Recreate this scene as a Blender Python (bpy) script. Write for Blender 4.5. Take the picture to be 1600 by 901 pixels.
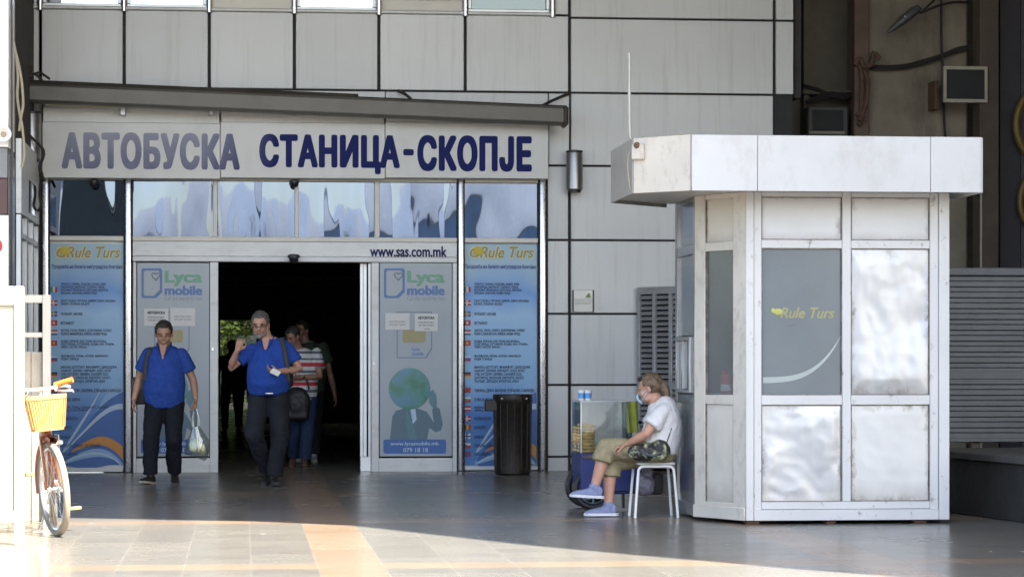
import bpy, bmesh, math, random
from mathutils import Vector, Matrix, noise
R = math.radians
random.seed(7)
for o in list(bpy.data.objects): bpy.data.objects.remove(o)
scene = bpy.context.scene
col = scene.collection

# ---------------------------------------------------------------- camera, sky, sun, exposure
YAW = math.atan(420/4000); CAM = Vector((0, -30, 1.245)); F = 4000.0; HY = 570.0
FWD = Vector((math.sin(YAW), math.cos(YAW), 0)); RGT = Vector((math.cos(YAW), -math.sin(YAW), 0)); UP = Vector((0, 0, 1))
cam = bpy.data.cameras.new('camera'); camo = bpy.data.objects.new('camera', cam); col.objects.link(camo)
camo.location = CAM; camo.rotation_euler = (R(90), 0, -YAW)
cam.sensor_width = 36; cam.lens = F/1600*36; cam.shift_y = (HY-450.5)/1600
cam.clip_end = 5000; cam.clip_start = .1
scene.camera = camo

SUN_EL = R(50); TS = Vector((.53, -.85, 0)).normalized()
TOSUN = Vector((TS.x*math.cos(SUN_EL), TS.y*math.cos(SUN_EL), math.sin(SUN_EL)))
world = bpy.data.worlds.new('World'); scene.world = world; world.use_nodes = True
wn = world.node_tree; bg = wn.nodes['Background']
sky = wn.nodes.new('ShaderNodeTexSky'); sky.sky_type = 'NISHITA'; sky.sun_disc = False
sky.sun_elevation = SUN_EL; sky.sun_rotation = math.atan2(TS.x, TS.y)
sky.dust_density = 2.5; sky.ozone_density = .6; sky.air_density = 1.0
wn.links.new(sky.outputs[0], bg.inputs[0]); bg.inputs[1].default_value = .14
sl = bpy.data.lights.new('sun', 'SUN'); sl.energy = 5.0; sl.angle = R(.5); sl.color = (1, .93, .82)
so = bpy.data.objects.new('sun', sl); col.objects.link(so); so.rotation_euler = TOSUN.to_track_quat('Z', 'Y').to_euler()
so.location = (10, -40, 30)
vs = scene.view_settings; vs.view_transform = 'Standard'; vs.look = 'None'; vs.exposure = 2.2; vs.gamma = 1; vs.use_curve_mapping = False

# ---------------------------------------------------------------- measuring from the photograph
def ray(px, py): return FWD + RGT*((px-800)/F) + UP*((HY-py)/F)
def at(px, py, Y=0.0):
    d = ray(px, py); return CAM + d*((Y-CAM.y)/d.y)
def gnd(px, py): 
    d = ray(px, py); return CAM + d*(-CAM.z/d.z)
def dep(px, py, depth): return CAM + ray(px, py)*depth
def fx(px, Y=0.0): return at(px, HY, Y).x
def hit(px, py, p0, n):
    d = ray(px, py); return CAM + d*((p0-CAM).dot(n)/d.dot(n))

# ---------------------------------------------------------------- materials
class NT:
    def __init__(s, name):
        s.m = bpy.data.materials.new(name); s.m.use_nodes = True; s.t = s.m.node_tree
        s.b = s.t.nodes['Principled BSDF']; s.out = s.t.nodes['Material Output']
        s._c = None
    def n(s, ty, ins=None, **kw):
        nd = s.t.nodes.new('ShaderNode'+ty)
        for k, v in kw.items(): setattr(nd, k, v)
        for k, v in (ins or {}).items(): s.put(nd.inputs[k], v)
        return nd
    def put(s, sock, v):
        if isinstance(v, bpy.types.NodeSocket): s.t.links.new(v, sock)
        elif isinstance(v, bpy.types.Node): s.t.links.new(v.outputs[0], sock)
        else:
            if hasattr(sock.default_value, '__len__') and isinstance(v, (tuple, list)) and len(v) == 3 and len(sock.default_value) == 4: v = (*v, 1)
            sock.default_value = v
    def co(s):
        if s._c is None: s._c = s.n('TexCoord').outputs['Object']
        return s._c
    def math(s, op, a, b=None, c=None, clamp=False):
        nd = s.n('Math', operation=op, use_clamp=clamp); s.put(nd.inputs[0], a)
        if b is not None: s.put(nd.inputs[1], b)
        if c is not None: s.put(nd.inputs[2], c)
        return nd.outputs[0]
    def noise(s, scale, detail=4, rough=.55, vec=None, stretch=None):
        v = vec or s.co()
        if stretch: v = s.n('Mapping', {'Vector': v, 'Scale': stretch}).outputs[0]
        return s.n('TexNoise', {'Vector': v, 'Scale': scale, 'Detail': detail, 'Roughness': rough}).outputs['Fac']
    def ramp(s, fac, stops):
        nd = s.n('ValToRGB', {'Fac': fac}); e = nd.color_ramp.elements
        while len(e) < len(stops): e.new(.5)
        for el, (p, c) in zip(e, stops):
            el.position = p; el.color = (*c, 1) if len(c) == 3 else c
        return nd.outputs[0]
    def mix(s, fac, a, b, bt='MIX'):
        nd = s.n('Mix', data_type='RGBA', blend_type=bt); s.put(nd.inputs[0], fac); s.put(nd.inputs[6], a); s.put(nd.inputs[7], b)
        return nd.outputs[2]
    def bump(s, h, strength=.3, dist=.01):
        b = s.n('Bump', {'Height': h, 'Strength': strength, 'Distance': dist}); s.put(s.b.inputs['Normal'], b.outputs[0])
    def set(s, **kw):
        for k, v in kw.items(): s.put(s.b.inputs[k.replace('_', ' ')], v)
        return s.m
def sc(c, k): return tuple(min(1, x*k) for x in c)
def mat(name, c, rough=.5, metal=0., var=.12, scale=3., bump=0., bscale=60., dirt=0., dcol=(.06, .05, .04), dscale=4., dstretch=(1, 1, 1), spec=.5):
    m = NT(name)
    colr = m.ramp(m.noise(scale), [(.3, sc(c, 1-var)), (.7, sc(c, 1+var))])
    if dirt:
        d = m.math('MULTIPLY', m.ramp(m.noise(dscale, 8, .7, stretch=dstretch), [(.5, (0, 0, 0)), (.72, (1, 1, 1))]), dirt)
        colr = m.mix(d, colr, dcol)
    if bump: m.bump(m.noise(bscale, 3), bump, .005)
    rr = m.math('MULTIPLY_ADD', m.noise(scale*2.3), .3*rough, rough*.85)
    return m.set(Base_Color=colr, Roughness=rr, Metallic=metal, Specular_IOR_Level=spec)
def flat(name, c, rough=.45, metal=0.):
    return mat(name, c, rough, metal, var=.05, scale=9)

# ---------------------------------------------------------------- mesh building
ORG = {}
class MB:
    def __init__(s): s.bm = bmesh.new(); s.mi = 0; s.flat = False
    def face(s, pts):
        f = s.bm.faces.new([s.bm.verts.new(p) for p in pts]); f.material_index = s.mi; return f
    def hexa(s, p, b=0., seg=1):
        v = [s.bm.verts.new(q) for q in p]
        fs = [s.bm.faces.new([v[i] for i in q]) for q in ((0, 3, 2, 1), (4, 5, 6, 7), (0, 1, 5, 4), (1, 2, 6, 5), (2, 3, 7, 6), (3, 0, 4, 7))]
        for f in fs: f.material_index = s.mi
        if b > 0:
            es = list({e for f in fs for e in f.edges})
            r = bmesh.ops.bevel(s.bm, geom=es, offset=b, segments=seg, affect='EDGES', profile=.5)
            for f in r['faces']: f.material_index = s.mi
        return s
    def box(s, x0, x1, y0, y1, z0, z1, b=0., seg=1):
        x0, x1 = min(x0, x1), max(x0, x1); y0, y1 = min(y0, y1), max(y0, y1); z0, z1 = min(z0, z1), max(z0, z1)
        return s.hexa([(x0, y0, z0), (x1, y0, z0), (x1, y1, z0), (x0, y1, z0), (x0, y0, z1), (x1, y0, z1), (x1, y1, z1), (x0, y1, z1)], b, seg)
    def obox(s, o, U, V, W, b=0., seg=1):
        o, U, V, W = map(Vector, (o, U, V, W))
        return s.hexa([o, o+U, o+U+V, o+V, o+W, o+U+W, o+U+V+W, o+V+W], b, seg)
    def bar(s, a, b_, w, h, up=(0, 0, 1), bev=0.):
        a, b_, up = Vector(a), Vector(b_), Vector(up); d = b_-a
        sd = d.cross(up).normalized(); u = sd.cross(d).normalized()
        return s.obox(a-sd*w/2-u*h/2, d, sd*w, u*h, bev)
    def loft(s, cs, rs, side=None, seg=16, cap=True, dirs=None):
        cs = [Vector(c) for c in cs]; rings = []; prev = None
        for i, c in enumerate(cs):
            t = (dirs[i] if dirs else (cs[min(i+1, len(cs)-1)]-cs[max(i-1, 0)])).normalized()
            if side is not None: sd = Vector(side)
            elif prev is not None: sd = prev
            else: sd = Vector((0, 0, 1)).cross(t) if abs(t.z) < .9 else Vector((1, 0, 0))
            sd = (sd-t*sd.dot(t)).normalized(); prev = sd; w = t.cross(sd)
            r = rs[i]; a, b = r if isinstance(r, (tuple, list)) else (r, r)
            rings.append([s.bm.verts.new(c+sd*a*math.cos(2*math.pi*k/seg)+w*b*math.sin(2*math.pi*k/seg)) for k in range(seg)])
        for A, B in zip(rings, rings[1:]):
            for k in range(seg):
                f = s.bm.faces.new((A[k], A[(k+1) % seg], B[(k+1) % seg], B[k])); f.material_index = s.mi
        if cap:
            for f in (s.bm.faces.new(rings[0][::-1]), s.bm.faces.new(rings[-1])): f.material_index = s.mi
        return s
    def tube(s, pts, r, seg=8, smooth=0):
        pts = [Vector(p) for p in pts]
        if smooth and len(pts) > 2:
            out = []
            for i in range(len(pts)-1):
                p0, p1, p2, p3 = pts[max(i-1, 0)], pts[i], pts[i+1], pts[min(i+2, len(pts)-1)]
                for k in range(smooth):
                    t = k/smooth
                    out.append(.5*((2*p1)+(p2-p0)*t+(2*p0-5*p1+4*p2-p3)*t*t+(3*p1-p0-3*p2+p3)*t**3))
            pts = out+[pts[-1]]
        rs = [r]*len(pts) if not isinstance(r, (list, tuple)) else r
        return s.loft(pts, rs, seg=seg)
    def caps(s, pts, rs, seg=12):
        """chain of tapered limbs with rounded ends"""
        pts = [Vector(p) for p in pts]; d0 = (pts[0]-pts[1]).normalized(); d1 = (pts[-1]-pts[-2]).normalized()
        r0, r1 = rs[0], rs[-1]
        P = [pts[0]+d0*r0*k for k in (.97, .8, .45)]+pts+[pts[-1]+d1*r1*k for k in (.45, .8, .97)]
        Q = [r0*k for k in (.22, .6, .89)]+list(rs)+[r1*k for k in (.89, .6, .22)]
        return s.loft(P, Q, seg=seg)
    def ell(s, c, r, M=None, u=16, v=10):
        T = Matrix.Translation(Vector(c)) @ (M.to_4x4() if M else Matrix()) @ Matrix.Diagonal((*r, 1))
        q = bmesh.ops.create_uvsphere(s.bm, u_segments=u, v_segments=v, radius=1, matrix=T)
        for f in {f for x in q['verts'] for f in x.link_faces}: f.material_index = s.mi
        return s
    def lathe(s, c, prof, seg=24, M=None):
        M = M or Matrix(); c = Vector(c); rings = []
        for r, z in prof:
            rings.append([s.bm.verts.new(c+M @ Vector((r*math.cos(2*math.pi*k/seg), r*math.sin(2*math.pi*k/seg), z))) for k in range(seg)])
        for A, B in zip(rings, rings[1:]):
            for k in range(seg):
                f = s.bm.faces.new((A[k], A[(k+1) % seg], B[(k+1) % seg], B[k])); f.material_index = s.mi
        for rg, pr in ((rings[0], prof[0]), (rings[-1], prof[-1])):
            if pr[0] > 1e-4: f = s.bm.faces.new(rg); f.material_index = s.mi
        return s
    def torus(s, c, Rm, rm, M=None, seg=40, sub=10, flatn=1.):
        M = M or Matrix(); c = Vector(c); g = []
        for i in range(seg):
            a = 2*math.pi*i/seg
            g.append([s.bm.verts.new(c+M @ Vector(((Rm+rm*math.cos(2*math.pi*k/sub))*math.cos(a), (Rm+rm*math.cos(2*math.pi*k/sub))*math.sin(a), rm*flatn*math.sin(2*math.pi*k/sub)))) for k in range(sub)])
        for i in range(seg):
            for k in range(sub):
                f = s.bm.faces.new((g[i][k], g[(i+1) % seg][k], g[(i+1) % seg][(k+1) % sub], g[i][(k+1) % sub])); f.material_index = s.mi
        return s
    def prism(s, poly, z0, z1, b=0.):
        lo = [s.bm.verts.new((p[0], p[1], z0)) for p in poly]; hi = [s.bm.verts.new((p[0], p[1], z1)) for p in poly]; n = len(poly)
        fs = [s.bm.faces.new(lo[::-1]), s.bm.faces.new(hi)]+[s.bm.faces.new((lo[i], lo[(i+1) % n], hi[(i+1) % n], hi[i])) for i in range(n)]
        for f in fs: f.material_index = s.mi
        if b: bmesh.ops.bevel(s.bm, geom=list({e for f in fs for e in f.edges}), offset=b, segments=1, affect='EDGES')
        return s
    def slab(s, pts, n, th):
        """a flat outline given thickness th along n"""
        n = Vector(n)*th; A = [s.bm.verts.new(Vector(p)) for p in pts]; B = [s.bm.verts.new(Vector(p)+n) for p in pts]; k = len(pts)
        fs = [s.bm.faces.new(A), s.bm.faces.new(B[::-1])]+[s.bm.faces.new((A[i], B[i], B[(i+1) % k], A[(i+1) % k])) for i in range(k)]
        for f in fs: f.material_index = s.mi
        return s
    def grid(s, o, U, V, nu, nv, fn=None):
        o, U, V = map(Vector, (o, U, V)); n = U.cross(V).normalized(); g = []
        for j in range(nv+1):
            g.append([s.bm.verts.new(o+U*(i/nu)+V*(j/nv)+(n*fn(i/nu, j/nv) if fn else Vector())) for i in range(nu+1)])
        for j in range(nv):
            for i in range(nu):
                f = s.bm.faces.new((g[j][i], g[j][i+1], g[j+1][i+1], g[j+1][i])); f.material_index = s.mi
        return s
    def addmesh(s, me, T):
        n0 = len(s.bm.verts); s.bm.from_mesh(me); s.bm.verts.ensure_lookup_table()
        for v in s.bm.verts[n0:]: v.co = T(v.co)
        s.bm.faces.ensure_lookup_table()
        for v in s.bm.verts[n0:]:
            for f in v.link_faces: f.material_index = s.mi
        return s
    def xf(s, M):
        for v in s.bm.verts: v.co = M @ v.co
        return s
    def build(s, name, m, parent=None, ang=38, base=None):
        bm = s.bm
        if not s.flat: bmesh.ops.recalc_face_normals(bm, faces=bm.faces[:])
        for f in bm.faces: f.smooth = not s.flat
        for e in bm.edges:
            if len(e.link_faces) == 2 and e.calc_face_angle(0) > R(ang): e.smooth = False
        me = bpy.data.meshes.new(name); bm.to_mesh(me); bm.free()
        return link(name, me, m, parent, base)
def link(name, me, m, parent=None, base=None):
    for x in (m if isinstance(m, (list, tuple)) else [m]): me.materials.append(x)
    o = bpy.data.objects.new(name, me); col.objects.link(o)
    if parent: b = ORG[parent]
    elif base is not None: b = Vector(base)
    else:
        vs_ = [v.co for v in me.vertices]
        b = Vector(((min(v.x for v in vs_)+max(v.x for v in vs_))/2, (min(v.y for v in vs_)+max(v.y for v in vs_))/2, min(v.z for v in vs_)))
    me.transform(Matrix.Translation(-b)); ORG[o] = b
    if parent: o.parent = parent
    else: o.location = b
    return o
def tag(o, label=None, cat=None, group=None, kind=None):
    for k, v in (('label', label), ('category', cat), ('group', group), ('kind', kind)):
        if v: o[k] = v
    return o
def thing(name, loc, label, cat, group=None):
    o = bpy.data.objects.new(name, None); col.objects.link(o); o.location = loc; o.empty_display_size = .2; ORG[o] = Vector(loc)
    return tag(o, label, cat, group)
def copy_tree(o, parent=None, label=None, loc=None, rz=None):
    kids = [c for c in bpy.data.objects if c.parent == o]
    c = o.copy(); col.objects.link(c); ORG[c] = Vector(loc) if loc is not None else ORG[o]
    if parent: c.parent = parent
    if label: c['label'] = label
    if loc is not None: c.location = loc
    if rz is not None: c.rotation_euler.z = rz
    for k in kids: copy_tree(k, c)
    return c
def text_mesh(body, bold=0., spacing=1., shear=0., line=1., ext=.0, align='LEFT'):
    cu = bpy.data.curves.new('t', 'FONT'); cu.body = body; cu.size = 1; cu.space_character = spacing; cu.shear = shear
    cu.space_line = line; cu.extrude = ext; cu.align_x = align; cu.resolution_u = 3; cu.fill_mode = 'FRONT' if not ext else 'BOTH'
    o = bpy.data.objects.new('t', cu); col.objects.link(o)
    dg = bpy.context.evaluated_depsgraph_get(); dg.update()
    me = bpy.data.meshes.new_from_object(o.evaluated_get(dg))
    bpy.data.objects.remove(o); bpy.data.curves.remove(cu)
    if bold:   # heavier strokes: shifted copies, each a fraction of a millimetre further out
        b = bmesh.new()
        for k, (dx, dy) in enumerate(((-1, 0), (1, 0), (-.5, 0), (.5, 0), (0, -.6), (0, .6), (-.8, .5), (.8, -.5), (.8, .5), (-.8, -.5), (0, 0))):
            n0 = len(b.verts); b.from_mesh(me); b.verts.ensure_lookup_table()
            for v in b.verts[n0:]: v.co += Vector((dx*bold, dy*bold, (.0004 if bold == .07 else .00012)*k))
        bmesh.ops.split_edges(b, edges=b.edges[:]); jr_ = random.Random(5)
        for f in b.faces:   # glyph outlines that cross themselves must not share one plane
            j = jr_.random()*(.0003 if bold == .07 else .00009)
            for v in f.verts: v.co.z += j
        b.to_mesh(me); b.free()
    return me
def put_text(mb, body, o, U, V, w, h, n=None, **kw):
    """letters fitted into the rectangle o, o+U*w, o+V*h (o lower left)"""
    me = text_mesh(body, **kw); xs = [v.co.x for v in me.vertices]; ys = [v.co.y for v in me.vertices]
    if not xs: return
    mb.flat = True
    x0, x1, y0, y1 = min(xs), max(xs), min(ys), max(ys); o, U, V = map(Vector, (o, U, V)); N = U.cross(V)
    mb.addmesh(me, lambda c: o+U*((c.x-x0)/(x1-x0)*w)+V*((c.y-y0)/(y1-y0)*h)+N*c.z)
    bpy.data.meshes.remove(me)
XU, ZU = Vector((1, 0, 0)), Vector((0, 0, 1))
def px_text(mb, body, x0, y0, x1, y1, Y, **kw):
    a, b = at(x0, y1, Y), at(x1, y0, Y); put_text(mb, body, a, XU, ZU, b.x-a.x, b.z-a.z, **kw)
def px_box(mb, x0, y0, x1, y1, Y, th, b=0., seg=1):
    """box whose front is the rectangle seen at these points of the plane Y, th deep behind it"""
    a, c = at(x0, y1, Y), at(x1, y0, Y); mb.box(a.x, c.x, Y, Y+th, a.z, c.z, b, seg)
def px_poly(mb, pts, Y, th=.0015): mb.slab([at(x, y, Y) for x, y in pts], (0, 1, 0), th)
# ---------------------------------------------------------------- shared materials
def m_panel(k=1.):
    m = NT('cladding'); c = m.co()
    base = m.ramp(m.noise(.6, 3), [(.3, sc((.53, .535, .53), k)), (.7, sc((.60, .603, .595), k))])
    st = m.math('MULTIPLY', m.ramp(m.noise(1.4, 7, .7, stretch=(7, 7, .35)), [(.52, (0, 0, 0)), (.76, (1, 1, 1))]), .34)
    base = m.mix(st, base, (.22, .20, .17))
    sp = m.ramp(m.noise(9, 5, .6), [(.70, (0, 0, 0)), (.78, (1, 1, 1))])
    base = m.mix(m.math('MULTIPLY', sp, .3), base, (.2, .19, .17))
    m.bump(m.noise(.9, 2.5), .5, .012)
    return m.set(Base_Color=base, Roughness=.42, Metallic=.15)
M = {}
M['panel'] = m_panel(); PANELS = [m_panel(k) for k in (1., .94, 1.05, .98)]
M['black'] = mat('black_joint', (.012, .012, .013), .6)
M['dark'] = mat('dark_plaster', (.05, .047, .043), .85, var=.25)
M['hall'] = mat('hall_wall', (.30, .29, .28), .6, var=.3)
M['white'] = mat('white_lacquer', (.72, .73, .72), .35, var=.05, dirt=.25, dcol=(.25, .23, .2), dscale=3, dstretch=(1, 1, 3))
M['pvc'] = mat('cream_pvc', (.66, .64, .58), .4, var=.05)
M['chrome'] = mat('brushed_steel', (.62, .62, .63), .28, 1, var=.08, scale=8)
M['alu'] = mat('aluminium', (.55, .56, .56), .38, .8, var=.08)
M['gasket'] = mat('rubber', (.015, .015, .016), .7)
M['navy'] = mat('navy_vinyl', (.008, .012, .09), .7, var=.1)
M['blackplastic'] = mat('black_plastic', (.02, .02, .021), .4, bump=.05)
def m_mirror(name, tint, bs, strength, rough=.02):
    m = NT(name); n1 = m.noise(bs, 1.6, .45, stretch=(2.3, 1, .6)); m.bump(n1, strength, .05)
    return m.set(Base_Color=tint, Metallic=1., Roughness=rough)
M['mirror'] = m_mirror('mirror_film_glass', (.12, .15, .20), .75, .62)
M['winglass'] = m_mirror('window_glass', (.80, .88, .95), .6, .12)
M['dullglass'] = m_mirror('dull_glass', (.10, .11, .105), .8, .3, .1)
M['darkglass'] = mat('dark_glass', (.012, .014, .018), .06, spec=.8, var=.1)
def m_veiled(name, veil, fac):  # grey diffuse veil mixed into the clear glass
    m = NT(name); m.m.node_tree.nodes.remove(m.b); t = m.n('BsdfTransparent', {'Color': (.9, .92, .93)}); d = m.n('BsdfDiffuse', {'Color': m.ramp(m.noise(3, 4), [(.3, sc(veil, .85)), (.7, sc(veil, 1.1))])}); g = m.n('BsdfGlossy', {'Color': (.9, .93, .95), 'Roughness': .08})
    a = m.n('MixShader', {0: fac, 1: t.outputs[0], 2: d.outputs[0]}); b = m.n('MixShader', {0: .04, 1: a.outputs[0], 2: g.outputs[0]}); m.t.links.new(b.outputs[0], m.out.inputs[0]); return m.m
def m_glass(name, tint=(.86, .9, .9), a=.12, rough=.03):
    m = NT(name); g = m.n('BsdfGlossy', {'Color': (.9, .93, .95), 'Roughness': rough}); t = m.n('BsdfTransparent', {'Color': tint})
    fr = m.n('Fresnel', {'IOR': 1.45}); f2 = m.math('ADD', fr.outputs[0], a, clamp=True)
    x = m.n('MixShader', {0: f2, 1: t.outputs[0], 2: g.outputs[0]}); m.t.links.new(x.outputs[0], m.out.inputs[0]); return m.m
M['glass'] = m_glass('clear_glass')
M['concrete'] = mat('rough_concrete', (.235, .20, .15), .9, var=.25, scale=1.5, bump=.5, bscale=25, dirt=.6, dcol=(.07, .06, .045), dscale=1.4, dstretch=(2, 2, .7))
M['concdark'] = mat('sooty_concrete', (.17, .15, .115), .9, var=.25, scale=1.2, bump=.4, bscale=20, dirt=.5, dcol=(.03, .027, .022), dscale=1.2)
M['brown'] = mat('brown_post', (.085, .062, .045), .7, var=.2)
M['rust'] = mat('rusty_steel', (.12, .07, .045), .8, var=.3, scale=12)
M['cable'] = mat('cable_sheath', (.03, .026, .023), .7, var=.3)
M['cablepale'] = mat('pale_cable', (.42, .38, .28), .6)
M['foil'] = mat('crinkled_sheet', (.60, .60, .60), .34, .25, var=.04, scale=2, bump=.22, bscale=8, dirt=.30, dcol=(.3, .27, .23), dscale=16)
def m_kiosk():
    m = NT('kiosk_white'); b = m.ramp(m.noise(2, 4), [(.3, (.56, .562, .56)), (.7, (.62, .62, .615))])
    g = m.ramp(m.noise(5, 9, .75, stretch=(1, 1, .55)), [(.58, (0, 0, 0)), (.74, (1, 1, 1))])
    b = m.mix(m.math('MULTIPLY', g, .5), b, (.24, .21, .18))
    g2 = m.ramp(m.noise(11, 7, .75, stretch=(1, 1, .6)), [(.60, (0, 0, 0)), (.66, (1, 1, 1))])
    b = m.mix(m.math('MULTIPLY', g2, .6), b, (.12, .095, .075))
    return m.set(Base_Color=b, Roughness=.38)
M['kiosk'] = m_kiosk()
def m_sheet(name, c, rough, metal, amt):
    m = NT(name); g = m.n('SeparateXYZ', {0: m.n('TexCoord').outputs['Generated']})
    def ed(o): return m.math('MINIMUM', o, m.math('SUBTRACT', 1., o))
    e = m.math('MINIMUM', ed(g.outputs[0]), ed(g.outputs[2]))
    b = m.ramp(m.noise(1.8, 4), [(.3, sc(c, .92)), (.7, sc(c, 1.05))])
    rim = m.math('SUBTRACT', 1., m.n('MapRange', {0: e, 1: 0., 2: .11}).outputs[0])
    n = m.noise(13, 7, .72, stretch=(1, 1, .7))
    patch = m.ramp(m.noise(2.6, 3), [(.42, (.12, .12, .12)), (.62, (1, 1, 1))])
    k = m.math('MULTIPLY', patch, m.ramp(m.math('MULTIPLY', m.math('MULTIPLY_ADD', rim, .5, .5), n), [(.35, (0, 0, 0)), (.52, (1, 1, 1))]))
    b = m.mix(m.math('MULTIPLY', k, amt), b, (.13, .11, .09))
    low = m.math('SUBTRACT', 1., m.n('MapRange', {0: g.outputs[2], 1: 0., 2: .30}).outputs[0])
    sm = m.ramp(m.math('MULTIPLY', low, m.noise(4, 6, .65, stretch=(1, 1, .4))), [(.12, (0, 0, 0)), (.55, (1, 1, 1))])
    b = m.mix(m.math('MULTIPLY', sm, amt*.6), b, (.25, .22, .19))
    m.bump(m.noise(7, 3), .18, .006)
    return m.set(Base_Color=b, Roughness=rough, Metallic=metal)
M['foil'] = m_sheet('crinkled_sheet_metal', (.53, .535, .54), .33, .28, .75); M['sheetclean'] = m_sheet('upper_sheet', (.62, .624, .625), .35, 0., .75)
M['kioskbouncesheet'] = m_sheet('bounce_sheet', (.60, .565, .505), .42, 0., .7)  # warm bounce from the sunlit paving painted into the corner sheets
M['kioskclean'] = mat('fascia_white', (.55, .557, .562), .36, var=.05, scale=2, dirt=.4, dcol=(.35, .32, .28), dscale=4, dstretch=(1, 1, .6))
M['kioskbounce'] = mat('kiosk_bounce', (.60, .565, .505), .42, var=.06, dirt=.4, dcol=(.2, .17, .13), dscale=11, dstretch=(1, 1, .6))  # warm ground bounce painted into the corner colour; blotches are dirt
M['steel'] = mat('stainless', (.42, .42, .42), .25, .85, var=.2, scale=1.3, bump=.1, bscale=4)
M['greyfilm'] = mat('grey_window_film', (.16, .185, .20), .16, var=.08, scale=2)
M['paper'] = mat('paper', (.68, .68, .66), .7, var=.04)
M['ink'] = mat('dark_ink', (.03, .035, .06), .6)
M['inkgrey'] = mat('grey_ink', (.22, .23, .25), .6)

# ---------------------------------------------------------------- ground and paving
gb = MB(); gb.face([(-1500, -1500, -.01), (1500, -1500, -.01), (1500, 1500, -.01), (-1500, 1500, -.01)])
tag(gb.build('ground', mat('asphalt', (.07, .068, .065), .9, var=.2)), kind='structure')
TX0 = gnd(474, 824).x; TY0 = gnd(500, 888).y
def m_tiles():
    m = NT('stone_tiles'); p = m.n('NewGeometry').outputs['Position']; s = m.n('SeparateXYZ', {0: p})
    u = m.math('DIVIDE', m.math('SUBTRACT', s.outputs[0], TX0), .41); v = m.math('DIVIDE', m.math('SUBTRACT', s.outputs[1], TY0), .41)
    iu, iv = m.math('FLOOR', u), m.math('FLOOR', v); fu, fv = m.math('FRACT', u), m.math('FRACT', v)
    def grout(f): return m.math('LESS_THAN', m.math('MINIMUM', f, m.math('SUBTRACT', 1., f)), .011)
    gr = m.math('MAXIMUM', grout(fu), grout(fv))
    def stripe(i, per): return m.math('LESS_THAN', m.math('FLOORED_MODULO', i, per), .5)
    st = m.math('MAXIMUM', stripe(iu, 8.), stripe(iv, 11.))
    cv = m.n('CombineXYZ', {0: iu, 1: iv}); rnd = m.n('TexWhiteNoise', {0: cv.outputs[0]}, noise_dimensions='3D').outputs['Value']
    n1 = m.noise(4, 6, .65, p); n2 = m.noise(70, 3, .6, p); n3 = m.noise(.5, 4, .6, p)
    val = m.math('ADD', m.math('MULTIPLY', rnd, .15), m.math('MULTIPLY', n1, .85))
    grey = m.ramp(val, [(.2, (.155, .149, .132)), (.8, (.198, .189, .166))]); org = m.ramp(val, [(.2, (.255, .187, .132)), (.8, (.295, .22, .158))])
    c = m.mix(st, grey, org)
    c = m.mix(m.math('MULTIPLY', m.ramp(n2, [(.4, (0, 0, 0)), (.7, (1, 1, 1))]), .25), c, (.07, .068, .062))
    c = m.mix(m.math('MULTIPLY', m.ramp(n3, [(.45, (0, 0, 0)), (.75, (1, 1, 1))]), .3), c, (.075, .072, .066))
    c = m.mix(m.math('MULTIPLY', gr, .45), c, (.26, .247, .22))
    vo = m.n('TexVoronoi', {'Vector': p, 'Scale': 1.3}); spot = m.math('LESS_THAN', vo.outputs['Distance'], .035)
    c = m.mix(m.math('MULTIPLY', spot, .7), c, (.5, .48, .44))
    rg = m.math('ADD', m.math('MULTIPLY', n1, .06), m.math('ADD', m.math('MULTIPLY', n3, .12), m.math('MULTIPLY', rnd, .05)))
    m.bump(m.math('ADD', m.math('MULTIPLY', n1, .5), m.math('MULTIPLY', gr, -.4)), .06, .004)
    return m.set(Base_Color=c, Roughness=m.math('ADD', rg, .13), Specular_IOR_Level=.28)
pv = MB(); pv.face([(-45, -60, 0), (45, -60, 0), (45, 55, 0), (-45, 55, 0)])
tag(pv.build('pavement', m_tiles()), kind='structure')

# ---------------------------------------------------------------- unseen raised railway deck overhead (outline shaped to throw the shade edge)
SH = [gnd(-900, 800), gnd(100, 808.5), gnd(400, 814), gnd(560, 821), gnd(700, 834), gnd(800, 845), gnd(1000, 867), gnd(1250, 889), gnd(1600, 915)]
DZ = 9.2; OFF = TS*(DZ/math.tan(SUN_EL))
edge = [(p.x+OFF.x, p.y+OFF.y) for p in SH]; e0, e1 = Vector(edge[-2]), Vector(edge[-1])
ext = e1+(e1-e0).normalized()*14
poly = [(-40, edge[0][1])]+edge+[tuple(ext), (45, ext.y), (45, 16), (-40, 16)]
deck = thing('railway_viaduct', (6, -5, 0), 'unseen concrete railway deck, shaped for its shade, on a stained pillar over the station front', 'viaduct')
MB().prism(poly, DZ, DZ+1.3).build('deck', M['concrete'], deck)
P = MB()
c0, c1 = at(1345, 300, 1.2), at(1513, 300, 1.2)
P.box(c0.x, c1.x, 1.2, 2.6, 0, DZ-.01, .03); P.build('column', M['concrete'], deck)
sw = MB(); sw.box(10.6, 11.2, -11.5, 1.15, 0, DZ-.02, .03); sw.build('added_shade_wall', M['concdark'], deck)  # wall out of view, added to darken the right-hand cladding and bay
P = MB(); a, b = at(1335, 0, 1.12), at(1358, 0, 1.12); P.box(a.x, b.x, 1.12, 1.26, 0, DZ-.02, .01)
P.build('drain_pipe', mat('drain_brown', (.15, .10, .075), .8, var=.25), deck)

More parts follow.
